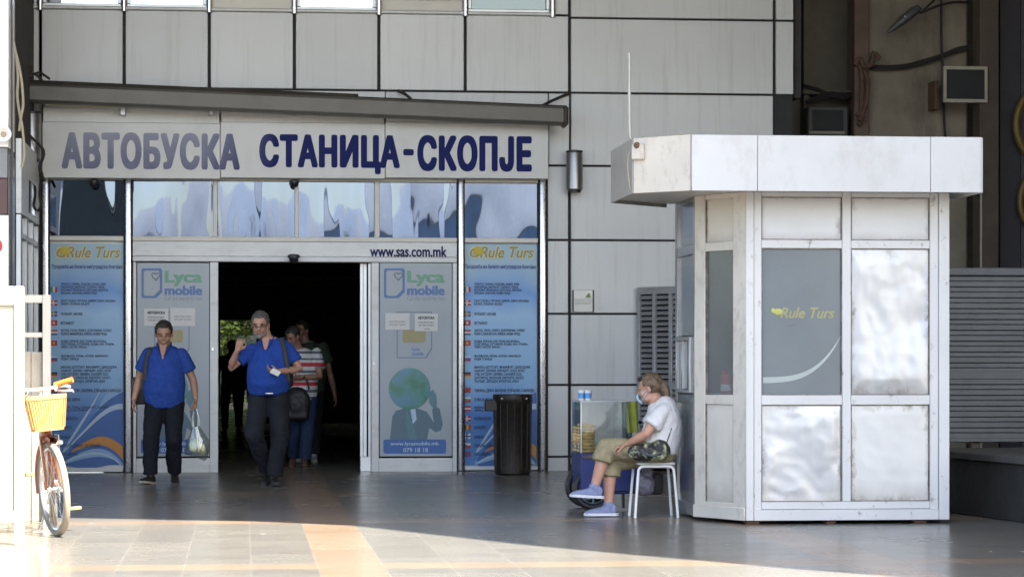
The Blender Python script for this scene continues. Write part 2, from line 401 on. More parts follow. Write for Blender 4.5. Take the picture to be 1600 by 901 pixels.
# ---------------------------------------------------------------- station building
bld = thing('station_building', (3, 0, 0), 'grey panel clad station building with black joints and a glazed entrance', 'building')
def Z(y, x=890): return at(x, y, 0).z
ZL = [Z(y) for y in (28, 145, 259, 375, 490, 601, 713)]
ZW = Z(24, 860)
prd = random.Random(11); cl = MB(); GX, GZ = .017, .011
def pan(x0, x1, z0, z1, gx=GX, gz=GZ):
    cl.mi = prd.randrange(4); j = prd.uniform(-.003, .003); cl.box(x0+gx, x1-gx, j, .05, z0+gz, z1-gz, .006)
jx = [fx(p) for p in (-90, 63, 194, 327, 460, 592, 727, 890)]
for a, b in zip(jx, jx[1:]): pan(a, b, ZL[1], ZW)
for a, b in zip([fx(p) for p in (-90, 66, 340, 602, 857)], [fx(p) for p in (66, 340, 602, 857, 890)]): pan(a, b, Z(277) if b < fx(880) else ZL[2], ZL[1], .004)
pan(fx(865), fx(890), ZW, 8.9)
for a, b in zip(ZL[2:], ZL[3:]): pan(fx(853), fx(890), b, a)
pan(fx(853), fx(890), Z(740), ZL[6])
jr = [fx(890), fx(1210)]
zz = [.06]+ZL[::-1]+[ZL[0]+1.1, ZL[0]+2.2, ZL[0]+3.3, 9.1]
for a, b in zip(zz, zz[1:]): pan(jr[0], jr[1], a, b)
for a, b in zip(zz, zz[1:]):
    if a >= Z(148)-.1: pan(jr[1], fx(1242), a, b)
for a, b in zip([.05]+ZL[::-1][:6], ZL[::-1][:6]): pan(fx(-90), fx(62), a, b)
cl.build('wall_cladding', PANELS, bld)
bk = MB(); xl, xr, xe = fx(-90), fx(1240), fx(1210)
bk.box(xl, fx(66), .056, .3, 0, 9.15); bk.box(fx(853), xe, .056, .3, 0, Z(285)); bk.box(xl, xr, .056, .3, Z(285)+.001, ZW-.02)
bk.box(fx(865), xr, .056, .3, ZW-.019, 9.15); bk.box(xl, fx(864.9), .056, .3, ZW+1.6, 9.15)
bk.build('backing_wall', M['black'], bld)
# upper windows
wx = [fx(p) for p in (-90, 63, 194, 327, 460, 592, 727, 863)]
for i, (a, b) in enumerate(zip(wx, wx[1:])):
    pvc = i in (3, 5); w = MB(); zb = ZW+.025; zt = ZW+1.55; f = .16 if pvc else .045
    w.box(a+.03, b-.03, .0, .1, zb, zb+f*.8, .006); w.box(a+.03, b-.03, .0, .1, zt-f, zt, .006)
    w.box(a+.03, a+.03+f, .001, .099, zb+f*.8, zt-f, .006); w.box(b-.03-f, b-.03, .001, .099, zb+f*.8, zt-f, .006)
    if pvc: w.box(a+.03+f, b-.03-f, .03, .08, zb+f*.8, zb+f*.8+.05, .006)
    fr = w.build('window', M['pvc'] if pvc else M['alu'], bld)
    p = MB()
    if i == 1:
        xm = a+(b-a)*.25; p.box(xm, b-.076, .045, .06, zb+.04, zt-.05); p.build('pane', M['winglass'], fr)
        p = MB(); p.box(a+.076, xm-.002, .05, .065, zb+.04, zt-.05); p.build('dark_pane', M['darkglass'], fr)  # left quarter of the window, in dark glass
    else:
        p.box(a+.03+f, b-.03-f, .045, .06, zb+f*.8, zt-f); p.build('pane', M['black'] if i == 5 else M['dullglass'] if i == 6 else M['winglass'], fr)
    s_ = MB(); s_.box(a+.02, b-.02, -.06, .02, ZW-.012, ZW+.02, .006); s_.build('sill', M['panel'], fr)
for x in wx[1:]:
    mu = MB(); mu.lathe((x, -.04, ZW-.03), [(.0, 0), (.035, 0), (.035, 1.7), (0, 1.7)], 14)
    mu.build('mullion', M['chrome'], bld)

# entrance ------------------------------------------------
ent = MB(); Zt, Zb = Z(281), .0
for p0, p1 in ((67, 76), (196, 205), (716, 724), (843, 852)):
    ent.box(fx(p0), fx(p1), -.06, .08, .002, Zt, .012, 2)
ent.build('entrance_post', M['chrome'], bld)
gk = MB()
for p0, p1 in ((76, 78), (193, 196), (205, 207.5), (713.5, 716), (724, 726), (840, 843), (852, 856)): gk.box(fx(p0), fx(p1), -.02, .07, .003, Zt-.002)
gk.build('gasket', M['gasket'], bld)
rl = MB()
for (p0, p1) in ((78, 193), (207.5, 713.5), (726, 840)):
    rl.box(fx(p0), fx(p1), -.04, .08, Z(287), Zt, .006); rl.box(fx(p0), fx(p1), -.045, .08, Z(380), Z(372.5), .006)
for p0, p1 in ((333, 340), (460.5, 466.5), (585, 593)): rl.box(fx(p0), fx(p1), -.035, .08, Z(372.5), Z(287), .006)
rl.build('transom_frame', M['pvc'], bld)
for p0, p1 in ((78, 193), (207.5, 333), (340, 460.5), (466.5, 585), (593, 713.5), (726, 840)):
    t = MB(); t.box(fx(p0), fx(p1), .02, .03, Z(372.6), Z(287)); t.build('transom_window', M['mirror'], bld)
hd = MB(); hd.box(fx(207.5), fx(713.5), -.03, .2, Z(403), Z(380.2), .004)
hd.box(fx(214), fx(713.5), -.038, -.028, Z(402.6), Z(401), .002); hd.box(fx(207.6), fx(713.4), -.05, .2, Z(411), Z(403.2), .006)
hdr = hd.build('door_header', M['white'], bld)
tx = MB(); px_text(tx, 'www.sas.com.mk', 578, 384.5, 698, 401, -.0385, bold=.03); tx.build('lettering', M['navy'], hdr)
def leaf(x0, x1, g0, g1, y0, y1, gt, gbm, Y):
    d = MB(); ax, bx, gx0, gx1 = fx(x0), fx(x1), fx(g0), fx(g1)
    d.box(ax, gx0, Y, Y+.06, Z(y1), Z(y0), .006); d.box(gx1, bx, Y, Y+.06, Z(y1), Z(y0), .006)
    d.box(gx0, gx1, Y+.001, Y+.059, Z(gt), Z(y0), .006); d.box(gx0, gx1, Y+.001, Y+.059, Z(y1), Z(gbm), .006)
    dd = d.build('sliding_door', M['white'], bld)
    k = MB()
    for q0, q1 in ((gx0, gx0+.008), (gx1-.008, gx1)): k.box(q0, q1, Y+.01, Y+.05, Z(gbm)+.001, Z(gt)-.001)
    k.build('seal', M['gasket'], dd)
    return dd
dl = leaf(208, 341, 213, 328, 411.5, 736, 410, 713, -.02)
dr = leaf(580, 714, 592, 707, 411.5, 737, 410, 714, -.02)
jm = MB()
for p0, p1, y0, y1 in ((563, 568, .1, .16), (568, 574, .12, .2), (575.5, 580, .05, .12)): jm.box(fx(p0), fx(p1), y0, y1, .01, Z(412), .004)
jm.box(fx(563), fx(580), .04, .2, .0, Z(712), .004); jm.build('door_jamb', M['alu'], bld)
hs = MB(); hs.box(fx(330.5), fx(334), -.045, -.02, Z(548), Z(543)); hs.box(fx(582), fx(586), -.045, -.02, Z(570), Z(566)); hs.build('door_lock', M['chrome'], bld)
# fixed glazed side panes under the banners
sp = MB()
for p0, p1 in ((78, 193), (726, 840)):
    sp.box(fx(p0), fx(p1), -.02, .07, .01, Z(727), .006); sp.box(fx(p0), fx(p1), .035, .05, Z(727), Z(380))
sp.build('side_panel', M['white'], bld)
# hall behind the doors
hl = MB(); hx0, hx1 = fx(200), fx(720); HD = 40
hl.box(hx0-.3, hx0, .3, HD, 0, 3.4); hl.box(hx1+3, hx1+3.3, .3, HD, 0, 3.4); hl.box(hx0-.3, hx1+3.3, .3, 21, 3.4, 3.6); hl.box(hx0-.3, hx1+3.3, 21.16, HD, 3.4, 3.6)  # narrow slot in the ceiling, added to let light into the hall
hl.box(hx1+.0, hx1+3.2, .29, .35, 0, 3.4)
ex0, ex1 = at(344, 570, HD).x, at(401, 570, HD).x; ez = at(360, 500, HD).z
hl.box(hx0-.3, ex0, HD, HD+.3, 0, 3.6); hl.box(ex1, hx1+3.3, HD, HD+.3, 0, 3.6); hl.box(ex0, ex1, HD, HD+.3, ez, 3.6)
hl.build('hall_wall', M['hall'], bld)
rd_ = MB(); rd_.box(ex0, ex1, HD+.1, HD+.12, .0, ez); rd_.build('dimming_pane', m_glass('dimming_glass', (.42, .42, .38), .02), bld)  # tinted pane added to dim the trees seen beyond the hall
for yy in (3, 7, 11, 15, 20, 26, 33):
    hb = MB(); hb.box(hx0, hx1+3, yy, yy+.3, 2.95, 3.39); hb.build('hall_beam', M['dark'], bld)
hb = MB(); hb.box(hx1-.4, hx1, 1.6, 2.4, 0, 2.2); hb.build('hall_cabinet', M['dark'], bld)
ub = MB(); ub.box(xl, fx(1240), .31, 14, 3.62, 9.1); ub.box(fx(1210)-.25, fx(1210), .31, 14, 0, 3.61); ub.build('upper_block', M['dark'], bld)
# deep dark bay right of the cladding
bay = MB(); bx = fx(1242)
bay.box(fx(1243), fx(1243)+.08, .06, 1.89, Z(148), 9.1); bay.build('return_wall', M['dark'], bld)
wr = thing('concrete_wall', (12, 5, 0), 'dark sooty concrete wall in the shaded bay behind the kiosk', 'wall')
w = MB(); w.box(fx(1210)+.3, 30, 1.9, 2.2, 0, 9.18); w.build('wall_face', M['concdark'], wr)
w = MB(); w.box(fx(1250, 1.8), at(1340, 0, 1.8).x, 1.6, 1.88, at(1300, 150, 1.8).z, at(1300, 143, 1.8).z)
w.box(at(1256, 0, 1.7).x, at(1264, 0, 1.7).x, 1.7, 1.88, 0, 9.1); w.build('ledge', M['concdark'], wr)

# ---------------------------------------------------------------- station name sign
sg = thing('station_sign', at(460, 277, -.2), 'long white fascia sign with blue Cyrillic station name, its left end faded', 'sign')
YS = -.22
for i, (a, b) in enumerate(((66, 344), (344.6, 601.6), (602.2, 857))):
    q = MB(); A, B = at(a, 277.5, YS), at(b, 193, YS); q.box(A.x, B.x, YS, -.004, A.z, B.z, .006)
    q.box(A.x+.01, B.x-.01, YS+.03, -.006, B.z+.004, at(a, 168, YS).z); q.build('sign_panel', mat('sign_white%d' % i, (.64, .64, .615), .4, var=.04, dirt=.18, dcol=(.33, .3, .25), dscale=2.5, dstretch=(1, 1, .5)), sg)
def m_fade():
    m = NT('faded_vinyl'); s = m.n('SeparateXYZ', {0: m.n('NewGeometry').outputs['Position']})
    z0, z1 = at(240, 263, YS).z, at(240, 210, YS).z; xa, xb = at(300, 240, YS).x, at(430, 240, YS).x
    h = m.n('MapRange', {0: s.outputs[2], 1: z0-.25, 2: z1}).outputs[0]
    g = m.n('MapRange', {0: s.outputs[0], 1: xa, 2: xb, 3: 1., 4: .0}).outputs[0]
    f = m.math('MULTIPLY', g, m.math('ADD', m.math('MULTIPLY', h, .55), m.math('MULTIPLY', m.noise(2.5, 4), .45)), clamp=True)
    return m.set(Base_Color=m.mix(f, (.018, .024, .125), (.41, .42, .50)), Roughness=.7, Specular_IOR_Level=.12)
MF = m_fade()
for wd, x0, x1, y0, y1 in (('АВТОБУСКА', 96, 375, 208.5, 264), ('СТАНИЦА', 405, 625, 211, 271), ('-', 630, 646.5, 233, 243), ('СКОПЈЕ', 652, 831, 212.5, 267.5)):
    t = MB(); px_text(t, wd, x0, y0, x1, y1, YS-.002, bold=.07, spacing=1.12); t.build('lettering', MF, sg)

# ---------------------------------------------------------------- retractable awning above the sign
aw = thing('retractable_awning', at(460, 160, -.4), 'long tilted grey awning cassette with dark top roll above the station sign', 'awning')
p0, p1 = at(42, 146, -.5), at(884, 182, -.5)
c = MB(); c.bar(p0, p1, .22, .21, bev=.03); c.build('cassette', mat('awning_metal', (.15, .142, .125), .5, .2, var=.15, dirt=.3, dscale=3), aw)
c = MB(); d = Vector((0, .08, .12)); c.tube([p0+d-Vector((.02, 0, 0)), p0+(p1-p0)*.61+d], .045, 12); c.tube([p0+(p1-p0)*.6+d-Vector((0, 0, .02)), p1+d-Vector((0, 0, .02))], .036, 12)
c.build('fabric_roll', mat('awning_fabric', (.045, .038, .03), .85, var=.3), aw)
c = MB(); c.obox(p1-Vector((.05, .13, .13)), (.07, 0, 0), (0, .26, 0), (0, 0, .25), .03); c.build('end_cap', mat('end_cap', (.05, .043, .036), .5), aw)
for px in (192, 330, 459, 602, 860):
    c = MB(); b = at(px, 172, -.3); c.obox(b-Vector((.03, .0, .06)), (.06, 0, 0), (0, .28, 0), (0, 0, .12), .008)
    c.build('bracket', M['alu'], aw)
for pts_ in ([at(846, 166, -.35), at(868, 155, -.2), at(890, 146, -.03)], [at(622, 142, -.03), at(634, 148, -.2), at(642, 155, -.38)]):
    c = MB(); c.tube(pts_, .018, 6, 4); c.build('folding_arm', M['cable'], aw)
for n_, (a, b, ya, yb, lab) in enumerate(((72, 190, 163, 167, 'unlit yellowish fluorescent tube under the left end of the awning'), (201, 326, 166, 170, 'unlit yellowish fluorescent tube under the awning, above the faded letters'))):
    A, B = at(a, ya, -.3), at(b, yb, -.3); fl = thing('fluorescent_light', (A+B)/2, lab, 'light', 'tube lights under the awning')
    t = MB(); t.tube([A, B], .018, 10); t.build('tube', mat('old_tube', (.62, .55, .30), .4), fl)
    t = MB(); t.bar(A+Vector((0, .06, .0)), B+Vector((0, .06, .0)), .05, .05, bev=.005)
    for e in (A, B): t.box(e.x-.015, e.x+.015, e.y-.02, e.y+.05, e.z-.025, e.z+.025, .004)
    t.build('batten', M['alu'], fl)

# wall lamps
def wall_lamp(p, r, h, lab):
    L = thing('wall_lamp', p, lab, 'lamp', 'cylinder lamps beside the sign'); b = MB()
    b.lathe(p, [(r*.8, 0), (r, .01), (r, h-.01), (r*.97, h)], 28); b.build('body', mat('lamp_steel', (.33, .33, .34), .33, .85, var=.1, scale=6), L)
    b = MB(); b.lathe(p+Vector((0, 0, h)), [(r*.97, .001), (r*1.02, .004), (r*1.02, .02), (r*.6, .03)], 28); b.lathe(p, [(r*.5, -.03), (r*.78, -.028), (r*.8, -.002)], 28); b.build('cap', M['blackplastic'], L)
    b = MB(); b.box(p.x-.03, p.x+.03, p.y+r*.9, .0, p.z+h*.4, p.z+h*.6, .006); b.build('bracket', M['alu'], L)
wall_lamp(at(897.5, 297, -.16), .098, .44, 'grey cylindrical wall lamp right of the station sign')
wall_lamp(at(49, 249, -.34), .108, .52, 'grey cylindrical wall lamp left of the station sign, hung with cables')
# cameras and sensors
def dome(px, py, Y, r, lab):
    p = at(px, py, Y); t = thing('security_camera', p, lab, 'camera', 'small cameras over the entrance'); b = MB()
    b.lathe(p, [(0, -r*1.1), (r*.5, -r), (r*.85, -r*.5), (r*.95, 0)], 18); b.build('dome', M['darkglass'], t)
    b = MB(); b.lathe(p, [(r*1.15, .002), (r*1.15, r*.5), (r*.8, r*.7)], 18); b.box(p.x-r*.4, p.x+r*.4, p.y, p.y+.16, p.z+r*.4, p.z+r*.75); b.build('housing', M['blackplastic'], t)
dome(459, 403, -.16, .062, 'black dome camera on the white door header')
dome(460, 286, -.14, .05, 'black sensor under the middle of the station sign')
dome(147, 286, -.14, .055, 'black sensor under the left end of the station sign')
# small plaque
pq = thing('wall_plaque', at(911, 487, -.02), 'small square metal plaque with a green mark on the grey cladding', 'plaque')
b = MB(); px_box(b, 894.5, 453, 928, 487, -.025, .022, .004); b.build('plate', mat('plaque_metal', (.46, .46, .43), .35, .5), pq)
b = MB(); px_box(b, 894.5, 453, 896.5, 487, -.028, .002); px_box(b, 926, 453, 928, 487, -.028, .002); b.build('edge', M['black'], pq)
b = MB(); px_poly(b, [(914, 465), (920, 457), (924, 465), (921, 464), (919, 466), (917, 464)], -.028); b.build('emblem', mat('leaf_green', (.16, .24, .05), .5), pq)
b = MB(); px_text(b, 'ОБЈЕКТОТ Е ПОД\nВИДЕО НАДЗОР', 898, 467, 925, 476, -.027); b.build('lettering', M['inkgrey'], pq)

# ---------------------------------------------------------------- banners and posters on the glass
def m_banner():
    m = NT('banner_print'); z = m.n('SeparateXYZ', {0: m.n('NewGeometry').outputs['Position']}).outputs[2]; z0, z1 = Z(727), Z(381)
    h = m.n('MapRange', {0: z, 1: z0, 2: z1}).outputs[0]
    n = m.math('MULTIPLY_ADD', m.noise(.9, 1, stretch=(1.3, 1, 1)), .5, -.25); h2 = m.math('ADD', h, n)
    c = m.ramp(h2, [(.0, (.06, .19, .46)), (.22, (.06, .17, .46)), (.42, (.20, .38, .62)), (.62, (.27, .44, .66)), (.77, (.12, .27, .60)), (.92, (.28, .42, .53))])
    c = m.mix(1., c, (1.22, 1.2, 1.15), 'MULTIPLY'); return m.set(Base_Color=c, Roughness=.3)
MBan = m_banner()
C = {k: flat('print_'+k, v) for k, v in dict(white=(.6, .62, .64), red=(.42, .03, .04), green=(.03, .25, .09), blue=(.04, .09, .36), yellow=(.55, .42, .03), black=(.02, .02, .02), orange=(.58, .25, .045), deep=(.02, .065, .26), sky=(.25, .43, .66), pale=(.42, .56, .70), cream=(.62, .58, .40), olive=(.30, .27, .09), lgreen=(.16, .36, .24), lblue=(.10, .19, .42), slate=(.10, .17, .22), teal=(.10, .22, .25), gold=(.35, .31, .15), band=(.05, .14, .40)).items()}
FL = [(452, 'v', ('green', 'white', 'red')), (473, 'cross', ('red', 'white')), (490, 'cross', ('blue', 'yellow')), (504, 'dot', ('red', 'white')), (519, 'h', ('red', 'white', 'blue')), (535.5, 'dot', ('red', 'yellow')), (560, 'h', ('white', 'blue', 'red')), (585, 'h', ('black', 'red', 'yellow')), (609, 'dot', ('red', 'black')), (624, 'h', ('white', 'green', 'red')), (638, 'h', ('red', 'white', 'red')), (653.5, 'cross', ('red', 'white')), (667, 'v', ('black', 'yellow', 'red')), (681, 'cross', ('white', 'blue')), (695.5, 'tri', ('white', 'red', 'blue')), (709, 'cross', ('red', 'blue'))]
TL = [(442, 460, 'ТРЕНТО, ПАРМА, ПАДОВА, КОМО, РИМ\nПИАЧЕНЦА, МИЛАНО, ТОРИНО, ПИЗА,\nБОЛОЊА, ВЕНЕЦИЈА, БЕРГАМО, ВЕРОНА\nБРЕШИА, АНКОНА, НОВИ ГРАД', 74), (468, 477, 'СЕНТ ГАЛЕН, ЛУГАНО, ЦИРИХ, БЕРН, ЖЕНЕВА,\nБАЗЕЛ, ЛОЗАНА, ВАДУЗ', 86), (488, 493, 'ГЕТЕБОРГ, МАЛМЕ', 34), (502, 507, 'ИСТАНБУЛ', 20), (514, 524, 'ЗАГРЕБ, ПУЛА, ПОРЕЧ, ДУБРОВНИК, СПЛИТ,\nПОРЕЧ, МАКАРСКА, РИЕКА, НОВИ ГРАД', 80), (531, 544, 'БУДВА, БЕРАНЕ, БАР, ПЛАВ, МОЈКОВАЦ,\nПОДГОРИЦА, СУТОМОРЕ, БУДВА, БАР, УЛЦИЊ,\nТИВАТ, КОТОР, РИСАН', 84), (554, 563, 'ЉУБЉАНА, КРАЊ, КОПЕР, МАРИБОР,\nНОВА ГОРИЦА', 74), (571, 598, 'МИНХЕН, ШТУТГАРТ, ФРАНКФУРТ, ДИЗЕЛДОРФ,\nХАМБУРГ, БЕРЛИН, НИРНБЕРГ, ЕСЕН, КЕЛН,\nУЛМ, АУГСБУРГ, БРЕМЕН, ХАНОВЕР, БОН,\nДОРТМУНД, МАНХАЈМ, КАРЛСРУЕ, КАСЕЛ,\nЛАЈПЦИГ, ДРЕЗДЕН, ВУПЕРТАЛ, АХЕН', 88), (607, 613, 'ТИРАНА, ДРАЧ, ВАЛОНА, ЕЛБАСАН, САРАНДА', 94), (621, 627, 'СОФИЈА, ВАРНА', 30), (634, 643, 'ВИЕНА, ГРАЦ, САЛЦБУРГ, ВИЛАХ,\nЛИНЦ, КЛАГЕНФУРТ', 74), (651, 656, 'КОПЕНХАГЕН', 26), (665, 670, 'БРИСЕЛ', 17), (680, 685, 'ХЕЛСИНКИ', 14), (693, 699, 'ПРАГА, БРНО, ОСТРАВА', 62), (707, 712, 'ОСЛО, БЕЛГРАД', 26)]
def banner(dx, lab, hide):
    A = at(135.5+dx, 727, -.01); t = thing('advertising_banner', A, lab, 'banner', 'blue travel banners beside the doors'); Y = .026
    b = MB(); px_box(b, 78.3+dx, 381, 192.7+dx, 726.6, Y, .006); b.build('sheet', MBan, t)
    def strip(nm, top, bot, mm, y, n=24):
        w = MB(); f = lambda P, s: ((1-s)**3*P[0][0]+3*s*(1-s)**2*P[1][0]+3*s*s*(1-s)*P[2][0]+s**3*P[3][0], (1-s)**3*P[0][1]+3*s*(1-s)**2*P[1][1]+3*s*s*(1-s)*P[2][1]+s**3*P[3][1])
        T = [at(f(top, k/n)[0]+dx, f(top, k/n)[1], y) for k in range(n+1)]; B = [at(f(bot, k/n)[0]+dx, f(bot, k/n)[1], y) for k in range(n+1)]
        for k in range(n): w.face([T[k], T[k+1], B[k+1], B[k]])
        w.build(nm, mm, t)
    strip('wave', [(96, 722), (150, 670), (150, 620), (192, 585)], [(96, 726), (150, 700), (165, 640), (192, 628)], C['sky'], Y-.001)
    strip('wave', [(100, 716), (140, 660), (150, 630), (192, 612)], [(98, 726), (150, 740), (170, 720), (192, 726)], C['band'], Y-.002)
    strip('wave', [(100, 704), (140, 665), (160, 630), (192, 630)], [(100, 706), (142, 668), (164, 637), (192, 639)], C['pale'], Y-.003)
    strip('wave', [(98, 704), (130, 650), (150, 625), (162, 596)], [(98, 708), (134, 655), (150, 630), (162, 596)], C['pale'], Y-.003)
    strip('wave', [(112, 704), (150, 676), (165, 675), (192, 697)], [(112, 706), (150, 690), (168, 688), (192, 718)], C['orange'], Y-.004)
    strip('wave', [(96, 724), (140, 695), (165, 690), (192, 724)], [(96, 726), (140, 712), (165, 706), (192, 726)], C['sky'], Y-.005)
    strip('wave', [(100, 721), (140, 700), (165, 700), (190, 725)], [(100, 723), (140, 705), (165, 704), (188, 726)], C['pale'], Y-.006)
    for y, k, cs in FL:
        f = MB(); x0, x1, y0, y1 = 78.8+dx, 89.5+dx, y-4, y+4.2; YF = Y-.007
        def q(a, b, c, d, i, yy=YF): f.mi = i; px_poly(f, [(a, b), (c, b), (c, d), (a, d)], yy, .001)
        w, h = x1-x0, y1-y0
        if k == 'v':
            for i in range(3): q(x0+w*i/3, y0, x0+w*(i+1)/3, y1, i)
        elif k == 'h':
            for i in range(3): q(x0, y0+h*i/3, x1, y0+h*(i+1)/3, i)
        elif k == 'cross': q(x0, y0, x1, y1, 0); q(x0+w*.34, y0, x0+w*.54, y1, 1, YF-.0015); q(x0, y0+h*.38, x1, y0+h*.62, 1, YF-.003)
        elif k == 'dot': q(x0, y0, x1, y1, 0); f.mi = 1; px_poly(f, [(x0+w*.5+w*.17*math.cos(a*.7), y0+h*.5+h*.25*math.sin(a*.7)) for a in range(9)], YF-.0015, .001)
        else: q(x0, y0, x1, y0+h/2, 0); q(x0, y0+h/2, x1, y1, 1); f.mi = 2; px_poly(f, [(x0, y0), (x0+w*.45, y0+h/2), (x0, y1)], YF-.0015, .001)
        f.build('flag', [C[c] for c in cs], t)
    w = MB()
    for y0, y1, s, wd in TL: px_text(w, s, 95+dx, y0, 95+dx+wd, y1, Y-.0085, bold=.015)
    w.build('destination_list', M['ink'], t)
    w = MB(); px_text(w, 'Продажба на билети меѓуградска благајна', 81+dx, 413, 191+dx, 421, Y-.0085, bold=.02); w.build('lettering', C['deep'], t)
    lg = MB(); px_text(lg, 'Rule Turs', 102.5+dx, 383.5, 189.5+dx, 404.5, Y-.008, bold=.075, shear=.28); px_text(lg, 'G', 86+dx, 384.5, 106+dx, 404, Y-.008, bold=.09, shear=.2); L = lg.build('logo', C['cream'], t)
    lg = MB(); px_text(lg, 'Rule Turs', 104+dx, 385.5, 188+dx, 402.5, Y-.0095, bold=.02, shear=.28); px_text(lg, 'G', 88+dx, 387, 104+dx, 402, Y-.0095, bold=.015, shear=.2); lg.build('lettering', C['olive'], L)
    lg = MB(); p = at(101+dx, 392, Y-.011); lg.ell(p, (.06, .003, .055)); lg.build('emblem', C['yellow'], L)
banner(0, 'blue travel banner with destination list left of the doors, behind the bicycle', False)
banner(646, 'blue travel banner with destination list right of the doors, behind the black bin', True)

M['poster'] = mat('poster_print', (.37, .415, .455), .25, var=.06, scale=1)
def poster(dx, lab):
    A = at(271+dx, 712, -.01); t = thing('advertising_poster', A, lab, 'poster', 'grey phone posters on the sliding doors'); Y = -.006
    b = MB(); px_box(b, 214.5+dx, 411, 327+dx, 712.5, Y, .008); b.build('sheet', M['poster'], t)
    def P(nm, pts, mm, lv, par=t):
        w = MB(); px_poly(w, [(x+dx, y) for x, y in pts], Y-.0015*lv, .001); return w.build(nm, mm, par)
    def outline(nm, pts, wd, mm, lv):
        w = MB(); cx = sum(p[0] for p in pts)/len(pts); cy = sum(p[1] for p in pts)/len(pts); n = len(pts)
        def ins(p): 
            dxx, dyy = p[0]-cx, p[1]-cy; return (p[0]-wd*(1 if dxx > 0 else -1), p[1]-wd*(1 if dyy > 0 else -1))
        for i in range(n):
            a, b_ = pts[i], pts[(i+1) % n]; w.face([at(x+dx, y, Y-.0015*lv) for x, y in (a, b_, ins(b_), ins(a))])
        w.build(nm, mm, t)
    outline('sim_outline', [(221, 421), (223, 419), (251, 419), (253.5, 422), (253.5, 456), (244, 465.5), (223, 465.5), (221, 463)], 3.6, C['lblue'], 1)
    w = MB()
    h = [at(243.5+dx+5.5*math.sin(a)**3*1.2, 431-(13*math.cos(a)-5*math.cos(2*a)-2*math.cos(3*a)-math.cos(4*a))*.42, Y-.002) for a in [k*math.pi/8 for k in range(17)]]
    w.tube(h, .006, 5); w.build('heart_outline', C['slate'], t)
    w = MB(); px_text(w, 'Lyca', 257+dx, 423, 316+dx, 447, Y-.002, bold=.05); w.build('lettering', C['lgreen'], t)
    w = MB(); px_text(w, 'mobile', 257+dx, 446, 316+dx, 461, Y-.002, bold=.05); w.build('lettering', C['lblue'], t)
    w = MB(); px_text(w, 'Call the world for less', 257+dx, 463, 316+dx, 469, Y-.002); w.build('lettering', M['inkgrey'], t)
    outline('sim_card', [(241, 487), (296, 487), (296, 545), (287, 559), (241, 559)], 1.2, C['slate'], 1)
    P('sim_chip', [(252, 515), (284, 515), (286, 518), (286, 532), (284, 535), (252, 535), (250, 532), (250, 518)], C['gold'], 1)
    w = MB(); px_text(w, 'Lyca\nmobile', 265+dx, 542, 283+dx, 555, Y-.002, bold=.03); w.build('lettering', C['lblue'], t)
    # man in a check jacket with a globe for a head
    P('jacket', [(230, 688), (234, 650), (240, 641), (256, 637), (272, 637), (288, 643), (294, 652), (299, 660), (296, 640), (300, 634), (308, 638), (313, 662), (310, 672), (302, 675), (292, 668), (288, 688)], C['slate'], 1)
    P('lapel', [(256, 640), (268, 668), (274, 690), (262, 690), (254, 660)], C['teal'], 2)
    P('shirt_front', [(262, 637), (270, 637), (272, 655), (266, 662)], C['pale'], 3)
    P('hand', [(291, 628), (292, 612), (298, 608), (303, 618), (304, 634), (297, 637)], C['teal'], 3)
    w = MB(); g0 = at(261+dx, 607, Y-.004); w.ell(g0, (.245, .0035, .245), u=40, v=20); w.build('globe', m_globe(), t)
    P('pill', [(220, 688), (222, 686), (316, 686), (318, 688), (318, 705), (316, 708), (222, 708), (220, 705)], C['band'], 3)
    w = MB(); px_text(w, 'www.lycamobile.mk', 231+dx, 689.5, 307+dx, 697, Y-.0065, bold=.02); px_text(w, '079 18 18', 251+dx, 699, 290+dx, 706, Y-.0065, bold=.02); w.build('lettering', C['pale'], t)
_g = []
def m_globe():
    if _g: return _g[0]
    m = NT('globe_print'); n = m.noise(4.2, 4, .5); c = m.ramp(n, [(.4, (.10, .24, .36)), (.5, (.08, .25, .22)), (.62, (.055, .19, .115)), (.8, (.12, .26, .25))])
    _g.append(m.set(Base_Color=c, Roughness=.3)); return _g[0]
poster(0, 'grey phone poster on the left sliding door, behind the man with a plastic bag')
poster(379, 'grey phone poster with a globe headed figure on the right sliding door')
def notice(x0, y0, x1, y1, lab, bar_):
    t = thing('paper_notice', at((x0+x1)/2, y1, -.03), lab, 'notice', 'paper notices taped to the doors'); Y = -.016
    w = MB(); px_box(w, x0, y0, x1, y1, Y, .0015); w.build('sheet', M['paper'], t)
    w = MB()
    if bar_: 
        px_text(w, 'АВТОБУСКА', x0+5, y0+4, x1-5, y0+8.5, Y-.001, bold=.06); px_text(w, 'скопје', x0+(x1-x0)*.4, y1-5, x0+(x1-x0)*.65, y1-1.5, Y-.001)
    px_text(w, 'возен ред на линии\nсекој ден и празник', x0+6, y0+12, x1-6, y0+20, Y-.001); w.build('lettering', M['inkgrey'] if not bar_ else M['ink'], t)
notice(225, 482, 263, 509, 'white paper notice with a black heading on the left sliding door', True)
notice(266, 481, 305, 509, 'plain white paper notice taped above the head of the left man', False)
notice(602, 489, 640, 515, 'plain white paper notice on the right sliding door, left of the gap', False)
notice(648, 490, 684, 517, 'white paper notice with a black heading on the right sliding door', True)

